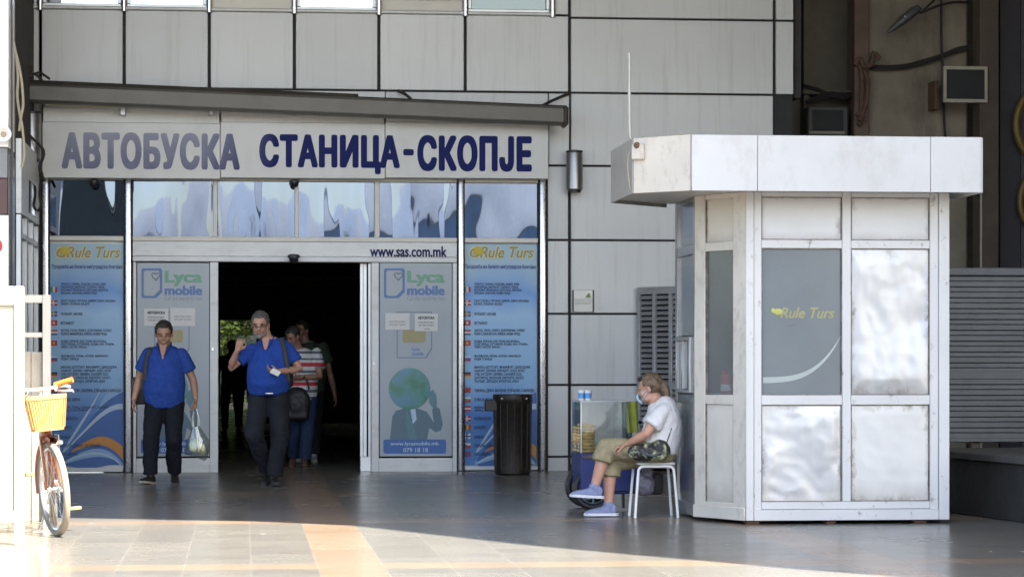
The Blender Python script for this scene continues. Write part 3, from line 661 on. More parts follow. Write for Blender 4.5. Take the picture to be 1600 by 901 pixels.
# ---------------------------------------------------------------- louvred door, bin
lv = thing('louvre_door', at(1025, 740, -.3), 'grey louvred metal door standing ajar behind the seated woman', 'door')
La, Lb = at(995, 740, -.08), at(1075, 740, -.75); La.z = Lb.z = .04; U = (Lb-La); Ul = U.length; Un = U.normalized(); Nn = Un.cross(ZU); zt = at(995, 452, -.08).z
f = MB()
for u0, u1 in ((0, .045), (Ul*.30, Ul*.30+.05), (Ul*.62, Ul*.62+.05), (Ul-.05, Ul)): f.obox(La+Un*u0, Un*(u1-u0), -Nn*.04, ZU*(zt-.04), .004)
for z in (0, (zt*.43), zt-.10): f.obox(La+Un*.0+ZU*z+Nn*.002, Un*Ul, -Nn*.044, ZU*.085, .004)
f.build('frame', mat('louvre_grey', (.42, .42, .42), .45, .4, dirt=.4, dscale=5), lv)
f = MB(); z = .12
while z < zt-.12:
    f.obox(La+Un*.04+ZU*z-Nn*.005, Un*(Ul-.08), -Nn*.05+ZU*.035, ZU*.006, .0); z += .062
f.build('louvre', mat('louvre_slat', (.42, .42, .42), .5, .4), lv)
f = MB(); f.obox(La-Nn*.07, Un*Ul, -Nn*.005, ZU*(zt-.05)); f.build('backing', M['black'], lv)

bn = thing('trash_bin', gnd(800, 741), 'tall black ribbed metal bin standing before the right travel banner', 'bin'); p = gnd(801, 741)
rb, rt = .205, .222; zt = (738-617)*30/4000*.985+.02
b = MB(); b.lathe(p, [(rb*.9, .0), (rb, .02), (rb+.002, .06), (rt-.004, zt-.1), (rt+.004, zt-.09), (rt+.005, zt-.01), (rt, zt), (rt-.02, zt), (rt-.03, zt-.3)], 40)
b.build('body', mat('bin_black', (.022, .017, .014), .42, .3, var=.4, scale=30, bump=.5, bscale=45, dirt=.45, dcol=(.09, .07, .055)), bn)
b = MB()
for k in range(16):
    a = 2*math.pi*k/16; b.tube([p+Vector((rb*math.cos(a), rb*math.sin(a), .07)), p+Vector(((rt-.003)*math.cos(a), (rt-.003)*math.sin(a), zt-.11))], .006, 6)
b.build('rib', mat('bin_rib', (.035, .031, .028), .4, .3), bn)
b = MB(); b.box(p.x-rt-.10, p.x-rt+.04, p.y-.1, p.y+.04, zt-.19, zt-.06, .008); b.build('ashtray', M['blackplastic'], bn)
b = MB()
for s in (-.14, .14): b.ell(p+Vector((s, -.185, zt-.05)), (.014, .01, .012))
b.build('rivet', M['chrome'], bn)
# ---------------------------------------------------------------- kiosk
YK = -10.30; kx0, kx1 = fx(1165, YK), fx(1483, YK); ck = dep(1085, HY, 20.55); SB = .93
kz = lambda y: at(1320, y, YK).z
ko = Vector(((kx0+kx1)/2, YK+.9, 0))
kk = thing('ticket_kiosk', ko, 'white metal ticket kiosk with a flat canopy, grey film window and crinkled panels', 'kiosk')
FL_, FR_, CL_, BL_, BR_ = Vector((kx0, YK, 0)), Vector((kx1, YK, 0)), Vector((ck.x, ck.y, 0)), Vector((ck.x, ck.y+SB, 0)), Vector((kx1, ck.y+SB, 0))
ZB, ZT = kz(812), 2.60
class Face:
    def __init__(s, a, b): s.a = a; s.U = (b-a).normalized(); s.L = (b-a).length; s.N = s.U.cross(ZU)
    def u(s, px): return (hit(px, HY, s.a, s.N)-s.a).dot(s.U)
    def box(s, mb, u0, u1, z0, z1, d0, d1, b=.004): mb.obox(s.a+s.U*u0+ZU*z0+s.N*d0, s.U*(u1-u0), s.N*(d1-d0), ZU*(z1-z0), b)
    def sheet(s, mb, u0, u1, z0, z1, d, nu, nv, fn): mb.grid(s.a+s.U*u0+ZU*z0+s.N*d, s.U*(u1-u0), ZU*(z1-z0), nu, nv, fn)
ff, fc, fl = Face(FL_, FR_), Face(CL_, FL_), Face(BL_, CL_)
zr = [(ZB, kz(796)), (kz(617), kz(632)), (kz(375), kz(388))]
def dent(seed, amp):
    def fn(a, b):
        e = min(a, 1-a, b, 1-b); w = min(1, e*9)
        v = Vector((a*2.2+seed, b*2.6, seed*1.7))
        return w*amp*(noise.noise(v*.7)+.3*noise.noise(v*1.9)+.8*abs(noise.noise(v*.9+Vector((7, 3, 1))))+.35*(.5-abs(noise.noise(v*2.6+Vector((3, 1, 4)))))+.13*noise.noise(v*4.2))
    return fn
# front frame
f = MB(); L = ff.L
for a, b in ((1165, 1177.5), (1178, 1190), (1453, 1466), (1466.4, 1483)):
    e = .012 if a in (1165, 1466.4) else 0.
    ff.box(f, ff.u(a), ff.u(b), kz(796) if e == 0 else ZB, ZT, -.05, e)
ff.box(f, ff.u(1177.5), ff.u(1466), ZB, kz(795), -.05, .022)
ff.box(f, ff.u(1190), ff.u(1453), kz(795)+.002, kz(783), -.05, -.003)
for a, b in ((1190, 1316), (1330, 1453)):
    ff.box(f, ff.u(a), ff.u(b), kz(632), kz(617), -.05, -.004); ff.box(f, ff.u(a), ff.u(b), kz(388), kz(375), -.05, -.004); ff.box(f, ff.u(a), ff.u(b), kz(308), ZT, -.05, -.004)
ff.box(f, ff.u(1316.2), ff.u(1329.8), kz(783)+.001, ZT, -.05, -.001)
f.build('front_frame', M['kiosk'], kk)
for i, (a, b, y0, y1, m_, amp) in enumerate(((1190, 1316, 308, 375, 'sheetclean', .002), (1330, 1453, 308, 375, 'sheetclean', .002), (1330, 1453, 388, 617, 'foil', .021), (1190, 1316, 632, 783, 'foil', .019), (1330, 1453, 632, 783, 'foil', .004))):
    p = MB(); nv = max(12, int(44*(y1-y0)/(b-a))); ff.sheet(p, ff.u(a)-.004, ff.u(b)+.004, kz(y1)-.004, kz(y0)+.004, -.026, 44, nv, dent(i*3.1+1, amp))
    p.build('panel', M[m_], kk, ang=80)
gs = MB()
for a, b, y0, y1 in ((1190, 1316, 308, 375), (1330, 1453, 308, 375), (1330, 1453, 388, 617), (1190, 1316, 632, 783), (1330, 1453, 632, 783), (1190, 1316, 388, 617)):
    for q in ((a, a+1.4, y1, y0), (b-1.4, b, y1, y0)): ff.box(gs, ff.u(q[0]), ff.u(q[1]), kz(q[2]), kz(q[3]), -.045, -.012, 0)
    for q in ((y1, y1-1.3), (y0+1.3, y0)): ff.box(gs, ff.u(a+1.4), ff.u(b-1.4), kz(q[0]), kz(q[1]), -.045, -.013, 0)
gs.build('panel_gasket', mat('grimy_seal', (.16, .14, .12), .8, var=.6, scale=14), kk)
w = MB(); ff.box(w, ff.u(1191.4), ff.u(1314.6), kz(615.7), kz(389.3), -.04, -.03, 0); wd = w.build('window', M['greyfilm'], kk)
def kpt(px, y, d=-.0285): q = hit(px, y, FL_+ff.N*d, ff.N); return q
w = MB(); T = []; B = []
for k in range(41):
    t = k/40; x = 1192+t*122; yy = 589-2*t-64*t**3.4; T.append(kpt(x, yy)); B.append(kpt(x, yy+2+12*(1-t)**.8*(.55+.45*t)+(.5 if t < .95 else 0)))
for k in range(40): w.face([T[k], T[k+1], B[k+1], B[k]])
w.build('swoosh', mat('film_pale', (.36, .41, .40), .2), wd)
w = MB(); a = kpt(1219, 497, -.028); put_text(w, 'Rule Turs', a, XU, ZU, kpt(1304, 480).x-a.x, kpt(1219, 480).z-a.z, bold=.03, shear=.28); w.build('lettering', mat('film_gold', (.30, .30, .13), .3), wd)
w = MB(); w.ell(kpt(1216, 487, -.028), (.036, .003, .026)); w.ell(kpt(1208, 485, -.028), (.016, .003, .02)); w.build('emblem', mat('film_yellow', (.42, .44, .10), .3), wd)
w = MB(); a = kpt(1220, 509, -.028); put_text(w, 'турс агенција', a, XU, ZU, .16, .018); w.build('lettering', M['inkgrey'], wd)
# chamfer frame
f = MB(); L = fc.L
u1, u2 = fc.u(1101), fc.u(1145)
fc.box(f, .0, u1, ZB, ZT, -.05, .0); fc.box(f, u2, L, ZB, ZT, -.05, .0)
for a, b in ((ZB, kz(786)), (kz(632), kz(617)), (kz(390), kz(376)), (kz(308), ZT)): fc.box(f, u1, u2, a, b, -.05, -.003)
fc.box(f, -.0, L, ZB, kz(792), .002, .016)
f.build('corner_frame', M['kioskbounce'], kk)
for a, b, amp in ((kz(376), kz(308), .002), (kz(786), kz(632), .008)):
    p = MB(); fc.sheet(p, u1-.004, u2+.004, a-.004, b+.004, -.02, 20, 30, dent(a*5, amp)); p.build('panel', M['kioskbouncesheet'], kk, ang=80)
w = MB(); fc.box(w, u1, u2, kz(617), kz(390), -.03, -.024, 0); w.build('window', m_veiled('kiosk_glass', (.24, .26, .265), .27), kk)
gs = MB()
for a, b in ((kz(376), kz(308)), (kz(786), kz(632)), (kz(617), kz(390))):
    for q in (u1, u2-.008): fc.box(gs, q, q+.008, a, b, -.04, -.008, 0)
gs.build('panel_gasket', bpy.data.materials['grimy_seal'], kk)
# left face
f = MB(); L = fl.L
fl.box(f, 0, .09, ZB, ZT, -.05, 0); fl.box(f, L-.09, L, ZB, ZT, -.05, 0)
for a, b in ((ZB, ZB+.10), (kz(617), kz(632)), (kz(392), kz(376)), (kz(308), ZT)): fl.box(f, .09, L-.09, min(a, b), max(a, b), -.05, -.003)
f.build('side_frame', M['steel'], kk)
p = MB(); fl.sheet(p, .086, L-.086, ZB+.09, kz(630), -.02, 20, 30, dent(2.2, .01)); p.build('panel', M['steel'], kk, ang=80)
w = MB(); fl.box(w, .09, L-.09, kz(376)+.001, kz(308)-.001, -.03, -.022, 0); fl.box(w, .09, L-.09, kz(522), kz(392)-.001, -.03, -.022, 0); w.build('window', M['greyfilm'], kk)
w = MB()
for a, b, c, d in ((.12, .17, kz(615), kz(524)), (L-.2, L-.14, kz(615), kz(524)), (.17, L-.2, kz(530), kz(524)), (.17, L-.2, kz(615), kz(609)), (.4, .44, kz(609), kz(530))): fl.box(w, a, b, c, d, -.03, .02, .004)
h = w.build('pay_hatch', M['alu'], kk); w = MB(); fl.box(w, .172, L-.202, kz(608.5), kz(530.5), -.01, -.004, 0); w.build('pane', M['darkglass'], h)
# shell inside, floor, feet
f = MB(); t = .04
f.box(CL_.x+.01, kx1-.001, BL_.y, BL_.y+t, ZB, ZT); f.box(kx1-.05, kx1-.002, YK+.055, BL_.y-.001, ZB, ZT)
f.prism([(FL_.x+.03, YK+.06), (kx1-.06, YK+.06), (kx1-.06, BL_.y-.01), (CL_.x+.06, BL_.y-.01), (CL_.x+.06, CL_.y+.06)], ZB+.001, ZB+.05)
f.box(FL_.x+.1, kx1-.1, YK+.07, YK+.5, .98, 1.02); f.prism([(FL_.x+.09, YK+.075), (FL_.x+.09, YK+.8), (CL_.x+.07, YK+.8), (CL_.x+.07, CL_.y+.075)], .98, 1.02)
f.build('interior', mat('kiosk_inside', (.5, .5, .5), .7), kk)
for x, w_ in ((fx(1178, YK), .1), (fx(1440, YK), .1), (fx(1300, YK), .08)):
  for y in (YK+.03, BL_.y-.2):
    f = MB(); f.box(x-w_/2, x+w_/2, y, y+.14, .0, ZB, .006)
    f.build('foot', mat('brick_foot', (.14, .07, .05), .9) if 'brick_foot' not in bpy.data.materials else bpy.data.materials['brick_foot'], kk)
# canopy
cA, cB, cC = dep(1080, HY, 19.5), dep(992, HY, 19.82), dep(958, HY, 20.98); cR = fx(1532, cA.y)
zc1 = 1.245+(570-210.5)*19.5/4000; zc0 = 1.245+(570-298)*19.5/4000
cp = [(cA.x, cA.y), (cR, cA.y), (cR, BL_.y+.1), (CL_.x-.05, BL_.y+.1), (cC.x, cC.y), (cB.x, cB.y)]
f = MB(); f.prism(cp, zc0+.03, zc1-.02); f.build('canopy', M['kioskclean'], kk)
f = MB(); Vs = [Vector((*p, 0)) for p in cp]
def fascia(a, b, mm, splits=()):
    fa = Face(a, b); g = MB(); us = [0.]+list(splits)+[fa.L]
    for q0, q1 in zip(us, us[1:]): fa.box(g, q0+.0015, q1-.0015, zc0, zc1, .001, .02, .003)
    return g.build('fascia', mm, kk), fa
def us(pxs, a, b): F_ = Face(a, b); return [F_.u(p) for p in pxs]
fascia(Vs[0], Vs[1], M['kioskclean'], us((1183, 1453), Vs[0], Vs[1])); fascia(Vs[5], Vs[0], M['kioskbounce']); fascia(Vs[4], Vs[5], mat('fascia_side', (.42, .41, .39), .5, .2, var=.15, dirt=.3, dscale=3))
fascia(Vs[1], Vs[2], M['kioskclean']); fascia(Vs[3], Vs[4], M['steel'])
# mast pipe and junction box on the canopy corner
fB = Face(Vs[5], Vs[0]); jb = thing('junction_box', Vs[5]+ZU*2.8, 'small junction box at the left corner of the kiosk canopy', 'box')
f = MB(); fB.box(f, .005, .11, zc1-.17, zc1-.05, .021, .06, .008); f.build('box', M['kioskbounce'], jb)
f = MB(); q = Vs[5]+fB.U*.06+fB.N*.06+ZU*(zc1-.06); f.ell(q, (.025, .025, .025)); f.build('rust_gland', M['rust'], jb)
mp = thing('mast_pipe', Vs[5]+ZU*zc1, 'thin bent steel pipe standing up at the kiosk canopy corner', 'pipe')
d0 = 19.95; pts = [dep(x, y, d0) for x, y in ((983.3, 83), (983.3, 150), (983.8, 200), (985, 214), (991, 223), (998, 226))]
f = MB(); f.tube(pts, .013, 10, 5); f.build('pipe', mat('galvanised', (.42, .41, .38), .5, .5), mp)
f = MB(); f.tube([dep(x, y, d0-.08) for x, y in ((998, 226), (1004, 214), (1009, 222), (1020, 219), (1040, 217), (1056, 212), (1066, 209))], .007, 6, 5)
f.tube([dep(x, y, d0-.05) for x, y in ((992, 225), (983, 240), (981, 262), (984, 290), (987, 300))], .005, 6, 5); f.build('cable', M['cablepale'], mp)
# red pot inside
q = hit(1116, 600, CL_, fc.N)-fc.N*.13; q.z = 1.021
rp = thing('red_container', q, 'red container with white label standing inside the narrow kiosk window', 'container')
f = MB(); f.lathe(q, [(.045, 0), (.05, .01), (.05, .12), (.042, .15), (.03, .155)], 20); f.obox(q+Vector((-.04, -.02, .15)), (.04, 0, 0), (0, .04, 0), (.0, 0, .03), .006); f.build('body', mat('red_plastic', (.55, .03, .03), .4), rp)
f = MB(); f.lathe(q, [(.0515, .02), (.0515, .07)], 20); f.build('label', M['paper'], rp)

# ---------------------------------------------------------------- vendor cart
DC = 21.9; o = dep(907, HY, DC); o.z = 0; cz = lambda y: 1.245+(570-y)*DC/4000
ct = thing('vendor_cart', o, 'blue vendor cart with a glass case of ring breads behind the seated woman', 'cart')
W = lambda px: fx(px, o.y)
blue = mat('cart_blue', (.018, .033, .15), .4, var=.15, dirt=.25, dcol=(.08, .08, .09), dscale=5)
f = MB(); f.box(o.x, W(1000), o.y, o.y+.62, cz(768), cz(708), .008); f.box(o.x+.1, W(1016), o.y+.02, o.y+.6, cz(772), cz(735), .008)
f.build('body', blue, ct)
f = MB(); f.box(o.x+.02, W(940), o.y-.012, o.y+.01, cz(716), cz(711), .003); f.build('trim', M['rust'], ct)
g1 = W(990)
f = MB()
for q in ((o.x, o.x+.012, o.y, o.y+.012), (g1-.012, g1, o.y, o.y+.012), (o.x, o.x+.012, o.y+.6, o.y+.612), (g1-.012, g1, o.y+.6, o.y+.612)): f.box(*q, cz(708), cz(628), .002)
for q in ((o.x, g1, o.y-.001, o.y+.011), (o.x, g1, o.y+.601, o.y+.613)): f.box(*q, cz(628)+.001, cz(626), .002)
f.build('case_frame', M['alu'], ct)
f = MB(); th = .005
f.box(o.x+.012, g1-.012, o.y+.003, o.y+.003+th, cz(707), cz(628.5)); f.box(o.x+.012, g1-.012, o.y+.604, o.y+.604+th, cz(707), cz(628.5))
f.box(o.x+.003, o.x+.003+th, o.y+.014, o.y+.598, cz(707), cz(628.5)); f.box(g1-.008, g1-.003, o.y+.014, o.y+.598, cz(707), cz(628.5)); f.box(o.x, g1, o.y+.012, o.y+.6, cz(626.9), cz(626))
f.build('glass_case', m_glass('case_glass', (.93, .95, .94), .05, .05), ct)
Mx = Matrix.Rotation(R(90), 3, 'X')
for wy in (o.y+.07, o.y+.56):
    wc = Vector((dep(929, HY, DC).x, wy, .185)); f = MB(); f.torus(wc, .155, .03, Mx, 36, 10, 1.1); wh = f.build('wheel', M['blackplastic'], ct)
    f = MB()
    for k in range(8):
        a = k*math.pi/4; f.tube([wc, wc+Vector((.135*math.cos(a), 0, .135*math.sin(a)))], .009, 6)
    f.torus(wc, .128, .008, Mx, 30, 6); f.build('rim', mat('rim_teal', (.12, .2, .24), .4, .5), wh)
f = MB(); f.tube([(W(975), o.y+.05, cz(768)), (W(975), o.y+.05, .02)], .014, 8); f.tube([(W(929), o.y-.05, .185), (W(929), o.y+.66, .185)], .014, 8)
f.box(W(929)-.02, W(929)+.02, o.y+.0, o.y+.6, .18, cz(768)+.01); f.build('leg', M['blackplastic'], ct)
f = MB(); f.tube([(g1-.02, o.y+.3, cz(690)), (W(1000), o.y+.3, cz(662)), (W(1004), o.y+.1, cz(660)), (W(1004), o.y+.5, cz(660))], .012, 8); f.build('push_handle', M['blackplastic'], ct)
# ring breads
bm_ = mat('bread_crust', (.62, .43, .18), .7, var=.35, scale=22, bump=.4, bscale=60)
def bread(p, tilt): 
    f = MB(); f.torus(p, .066, .0145, Matrix.Rotation(tilt, 3, 'X') @ Matrix.Rotation(tilt*.7, 3, 'Y'), 30, 8); return f.build('bread_ring', bm_, base=p)
b0 = None; i = 0
nth = ['lowest', 'second', 'third', 'fourth', 'fifth', 'sixth', 'seventh', 'eighth', 'topmost']
for cx, cy, n_, nm in ((W(921)-.004, o.y+.16, 9, 'front stack'), (W(905)+.075, o.y+.40, 8, 'rear stack')):
    for k in range(n_):
        p = Vector((cx+random.uniform(-.008, .008), cy+random.uniform(-.008, .008), cz(708)+.018+k*.0275))
        lab = '%s golden ring bread in the %s inside the glass case of the blue cart' % (nth[k] if k < n_-1 else 'topmost', nm)
        if b0 is None: b0 = bread(p, .04); tag(b0, lab, 'bread', 'ring breads stacked in the cart')
        else: copy_tree(b0, label=lab, loc=p, rz=k*.9)
# cups
for px, lab in ((912.5, 'white and blue paper cup on the glass case, left of the pair'), (921.5, 'white and blue paper cup on the glass case, right of the pair')):
    p = Vector((W(px), o.y+.1+(.05 if px < 915 else 0), cz(626)+.001)); c = thing('paper_cup', p, lab, 'cup', 'paper cups on the cart')
    f = MB(); f.lathe(p, [(.024, 0), (.026, .002), (.033, .088), (.035, .09), (.032, .092), (.024, .01)], 22); f.build('cup', M['paper'], c)
    f = MB(); f.lathe(p, [(.0275, .02), (.0322, .066)], 22); f.build('band', mat('cup_blue', (.10, .30, .62), .5), c)
f = MB(); cc = Vector((W(990)+.01, o.y-.02, 0))
f.grid((W(980), o.y-.015, cz(676)), (W(997)-W(980), 0, 0), (.0, 0, cz(627)-cz(676)), 12, 16, lambda a, b: .012*math.sin(a*9+b*2))
f.grid((W(980), o.y+.008, cz(676)), (W(997)-W(980), 0, 0), (.0, 0, cz(627)-cz(676)), 12, 16, lambda a, b: .012*math.sin(a*9+b*2))
tag(f.build('hanging_cloth', mat('olive_cloth', (.24, .27, .045), .85, scale=12)), 'yellow green cloth hanging at the right end of the cart case', 'cloth')

# ---------------------------------------------------------------- stool
so_ = gnd(1021, 807); so_.z = 0
st = thing('metal_stool', so_, 'white metal stool with thin tube legs under the seated woman', 'stool')
hw = .155
f = MB(); f.box(so_.x-hw, so_.x+hw, so_.y-hw, so_.y+hw, .43, .452, .012, 2); f.build('seat', mat('stool_seat', (.50, .49, .44), .5), st)
wm = mat('white_tube', (.72, .72, .69), .35)
for sy in (-1, 1):
    for sx in (-1, 1):
        f = MB(); y = so_.y+sy*(hw-.015); f.tube([(so_.x, y, .418), (so_.x+sx*(hw-.05), y, .418), (so_.x+sx*(hw-.015), y, .40), (so_.x+sx*(hw-.005), y+sy*.004, .34), (so_.x+sx*(hw+.022), y+sy*.02, .002)], .0115, 10, 4); f.build('leg', wm, st)

# ---------------------------------------------------------------- left foreground: timber screens, column, shop front
wood = mat('bleached_wood', (.42, .38, .30), .75, var=.2, scale=2, bump=.3, bscale=20, dirt=.35, dcol=(.25, .2, .14), dscale=3, dstretch=(3, 3, .5))
woodw = mat('white_paint_wood', (.50, .475, .42), .6, var=.08, dirt=.3, dcol=(.3, .26, .2), dscale=4, dstretch=(2, 2, .6))
p = gnd(29.5, 852); ws = thing('timber_screen', p, 'sunlit pale timber screen with a square post at the left edge', 'screen')
s = 17.66/4000; zt = 1.245+(570-447)*s
f = MB(); f.box(p.x-.033, p.x+.033, p.y, p.y+.066, 0, zt, .006); f.build('post', woodw, ws)
f = MB()
for k in range(4):
    f.box(p.x-.036-.11*(k+1)+.006, p.x-.036-.11*k, p.y+.03, p.y+.052, .22+.0*k, zt-.05-.006*k, .003)
f.build('board', wood, ws)
f = MB(); f.box(p.x-.6, p.x-.035, p.y+.005, p.y+.0295, zt-.13, zt, .004); f.box(p.x-.6, p.x-.035, p.y+.005, p.y+.0295, .16, .24, .004); f.build('rail', woodw, ws)
d2 = 20.3; q0, q1 = dep(36, HY, d2), dep(79, HY, d2); z2 = lambda y: 1.245+(570-y)*d2/4000
wf = thing('timber_stall', Vector((q0.x, q0.y, 0)), 'whitish open timber stall standing behind the orange bicycle basket', 'frame')
f = MB(); f.box(q1.x-.065, q1.x, q0.y, q0.y+.05, 0, z2(460), .005); f.box(q0.x-.4, q1.x-.066, q0.y, q0.y+.05, z2(473), z2(460.5), .005); f.box(q0.x-.4, q1.x-.066, q0.y+.001, q0.y+.049, z2(527), z2(519), .005)
f.build('frame', woodw, wf)
f = MB(); x = q0.x-.3
while x < dep(62, HY, d2).x: f.box(x, x+.085, q0.y+.06, q0.y+.085, .0, z2(548)+random.uniform(-.02, .02), .004); x += .09
f.build('board', mat('grey_wood', (.36, .32, .25), .85, var=.25, bump=.3, dirt=.4, dscale=3, dstretch=(3, 3, .5)), wf)
# tiled column
pc = dep(14, HY, 21.4); pl = thing('tiled_column', Vector((pc.x-.4, pc.y, 0)), 'white and dark clad column at the left edge', 'column')
z3 = lambda y: 1.245+(570-y)*21.4/4000
for nm, a, b, mm in (('white_cladding', 230, -120, M['white']), ('grey_band', 278, 231, mat('grey_band', (.16, .165, .17), .4)), ('brown_band', 335, 279, mat('brown_band', (.07, .032, .028), .5)), ('white_cladding', 446, 336, M['white']), ('dark_cladding', 806, 447, mat('dark_clad', (.06, .058, .056), .4))):
    f = MB(); f.box(pc.x-.8, pc.x-.003 if 'white' in nm else pc.x-.012, pc.y, pc.y+.55, max(0, z3(a)), z3(b), .004); f.build(nm, mm, pl)
f = MB(); f.box(pc.x-.01, pc.x+.0, pc.y+.01, pc.y+.56, 0, z3(240)); f.box(pc.x-.002, pc.x+.012, pc.y+.2, pc.y+.24, 0, z3(-80)); f.build('side_cladding', mat('dark_gloss', (.045, .043, .042), .2, var=.2), pl)
f = MB(); q = dep(-2, 384, 21.38); f.ell((q.x, q.y, q.z), (.03, .004, .05)); f.build('red_mark', C['red'], pl)
sk = thing('round_loudspeaker', dep(6, 220, 21.3), 'small round white loudspeaker fixed to the left column', 'loudspeaker')
q = dep(6, 210, 21.32); f = MB(); My = Matrix.Rotation(R(90), 3, 'X'); f.lathe(q, [(.0, .02), (.03, .022), (.06, .05), (.066, .05), (.066, .0), (.04, -.04), (0, -.04)], 24, My); f.build('horn', M['white'], sk)
f = MB(); f.lathe(q, [(0, .045), (.022, .04), (.026, .02)], 16, My); f.build('driver', mat('tan', (.35, .26, .17), .6), sk)
# glazed shop return beside the entrance
xs = fx(64)-.02; sf = thing('shop_front', (xs, -1, 0), 'narrow dark glazed shop side beside the entrance, behind the left column', 'shop')
f = MB(); zz_ = lambda y: 1.245+(570-y)*28.5/4000
f.box(xs-.3, xs-.06, -2.4, -.005, 0, 8.9); f.build('wall', M['dark'], sf)
f = MB()
for y0 in (-2.4, -1.62, -.82, -.09): f.box(xs-.058, xs, y0, y0+.08, 0, zz_(345), .006)
for z in (zz_(738), zz_(560), zz_(380)): f.box(xs-.057, xs-.003, -2.3, -.1, z, z+.06, .004)
f.build('frame', M['alu'], sf)
f = MB(); f.box(xs-.04, xs-.03, -2.3, -.1, .1, zz_(345)); f.build('pane', M['darkglass'], sf)
f = MB(); f.box(xs-.059, xs+.004, -2.4, -.005, zz_(344), zz_(232), .006); f.build('panel', M['white'], sf)
f = MB(); f.box(xs-.02, xs+.010, -1.5, -.5, zz_(335), zz_(285), .004); f.build('window', M['darkglass'], sf)
# loose cables on the left
def cable(pts, r, mm, lab, sm=5, nm='cable'):
    f = MB()
    for P_ in pts: f.tube(P_, r, 6, sm)
    return tag(f.build(nm, mm), lab, 'cable')
cable([[dep(x, y, 22.2) for x, y in ((20, 62), (24, 80), (31, 110), (35, 140), (36, 165), (33, 182), (30, 205))], [dep(x, y, 22.2) for x, y in ((25, 85), (28, 120), (27, 150), (31, 180), (35, 200), (38, 240), (34, 262))]], .012, M['cablepale'], 'pale looping cable hanging beside the left column')
cable([[at(x, y, -.6) for x, y in ((36, 98), (50, 108), (46, 118), (62, 114), (78, 124))], [at(x, y, -.6) for x, y in ((38, 128), (38, 108), (44, 122), (54, 116), (66, 126))], [at(x, y, -.55) for x, y in ((35, 130), (40, 200), (68, 235), (62, 262), (70, 283))], [at(x, y, -.4) for x, y in ((66, 270), (62, 300), (64, 322), (58, 330))]], .016, M['cable'], 'black tangled cables at the left end of the awning')

# ---------------------------------------------------------------- right side: shutter, low wall, posts, lamps, cables
ds = 23.2; a = dep(1470, HY, ds); zs = lambda y: 1.245+(570-y)*ds/4000
sh = thing('corrugated_shutter', Vector((a.x+1, a.y, zs(685))), 'dark grey corrugated metal shutter right of the kiosk', 'shutter')
f = MB(); prof = []; z = zs(685); k = 0
xr_ = a.x+3.2
def cor(z0, z1, n):
    st_ = (z1-z0)/n; pts = []
    for k in range(n): zb = z0+k*st_; pts += [(0, zb), (0, zb+st_*.42), (.022, zb+st_*.55), (.022, zb+st_*.88)]
    return pts+[(0, z1)]
pts = cor(zs(684), zs(430), 15)
for (y0, z0), (y1, z1) in zip(pts, pts[1:]): f.face([(a.x, a.y+y0, z0), (xr_, a.y+y0, z0), (xr_, a.y+y1, z1), (a.x, a.y+y1, z1)])
f.build('sheet', mat('shutter_paint', (.085, .094, .10), .45, .2, var=.12, dirt=.3, dscale=2, dstretch=(1, 1, 3)), sh)
f = MB(); f.box(a.x-.02, xr_, a.y-.03, a.y+.05, zs(430), zs(418), .006); f.box(a.x, xr_, a.y-.015, a.y-.002, zs(592), zs(580), .003); f.box(a.x-.02, xr_, a.y-.01, a.y+.04, zs(690), zs(684), .004)
f.build('rail', mat('shutter_rail', (.10, .108, .115), .5), sh)
f = MB()
for x in (a.x+.3, a.x+1.9): f.box(x, x+.08, a.y+.06, a.y+.14, 0, zs(420), .004)
f.build('post', M['brown'], sh)
w0, w1 = gnd(1430, 793), gnd(1640, 822); ztop = .52
lw = thing('low_wall', (w0+w1)/2, 'low dark stone wall at the right edge beneath the shutter', 'wall')
dv = (w1-w0).normalized(); nv_ = Vector((-dv.y, dv.x, 0))
f = MB(); f.obox(w0, (w1-w0)*1.8, nv_*1.7, ZU*(ztop-.06), .01); f.build('wall_face', mat('dark_stone', (.03, .028, .026), .8, var=.3, bump=.3), lw)
f = MB(); f.obox(w0-nv_*.04+ZU*(ztop-.059), (w1-w0)*1.8, nv_*1.8, ZU*.06, .008); f.build('coping', mat('coping_stone', (.075, .072, .066), .8, var=.2), lw)
q = dep(1530, 692, 23.6); bx_ = thing('cardboard_box', Vector((q.x, q.y, ztop)), 'flat pale cardboard box lying on the low wall under the shutter', 'box')
f = MB(); f.box(q.x-.1, q.x+.6, q.y+.25, q.y+.6, ztop+.002, ztop+.09, .004); f.build('carton', mat('carton', (.30, .25, .17), .85), bx_)
# posts
pp = thing('steel_post', at(1545, 700, .6), 'brown steel post with a pale edge strip beside the concrete pillar', 'post')
f = MB(); f.box(at(1531, 0, .6).x, at(1561, 0, .6).x, .6, .9, 0, DZ-.01, .01); f.build('shaft', M['brown'], pp)
f = MB(); f.box(at(1531.5, 0, .585).x, at(1534.5, 0, .585).x, .585, .598, 0, at(1533, 240, .6).z); f.build('strip', mat('pale_strip', (.36, .34, .30), .6), pp)
pw = thing('dark_partition', at(1590, 700, .95), 'dark violet tinted partition at the right edge behind the steel post', 'partition')
f = MB(); f.box(at(1563, 0, .95).x, at(1563, 0, .95).x+5, .95, 1.05, 0, DZ-.01); f.build('sheet', mat('violet_dark', (.04, .035, .042), .5), pw)
f = MB()
for k in range(3): f.box(at(1563, 0, .95).x+.25+1.2*k, at(1563, 0, .95).x+.31+1.2*k, .9, .948, 0, DZ-.02)
f.build('rib', mat('violet_rib', (.07, .06, .07), .5), pw)
rg = thing('round_sign', at(1650, 300, .8), 'round blue sign with a yellow ring cut by the right edge', 'sign'); q = at(1652, 315, .8)
f = MB(); f.torus(q, .47, .04, Mx, 48, 8); f.build('ring', mat('ring_yellow', (.16, .10, .02), .5), rg)
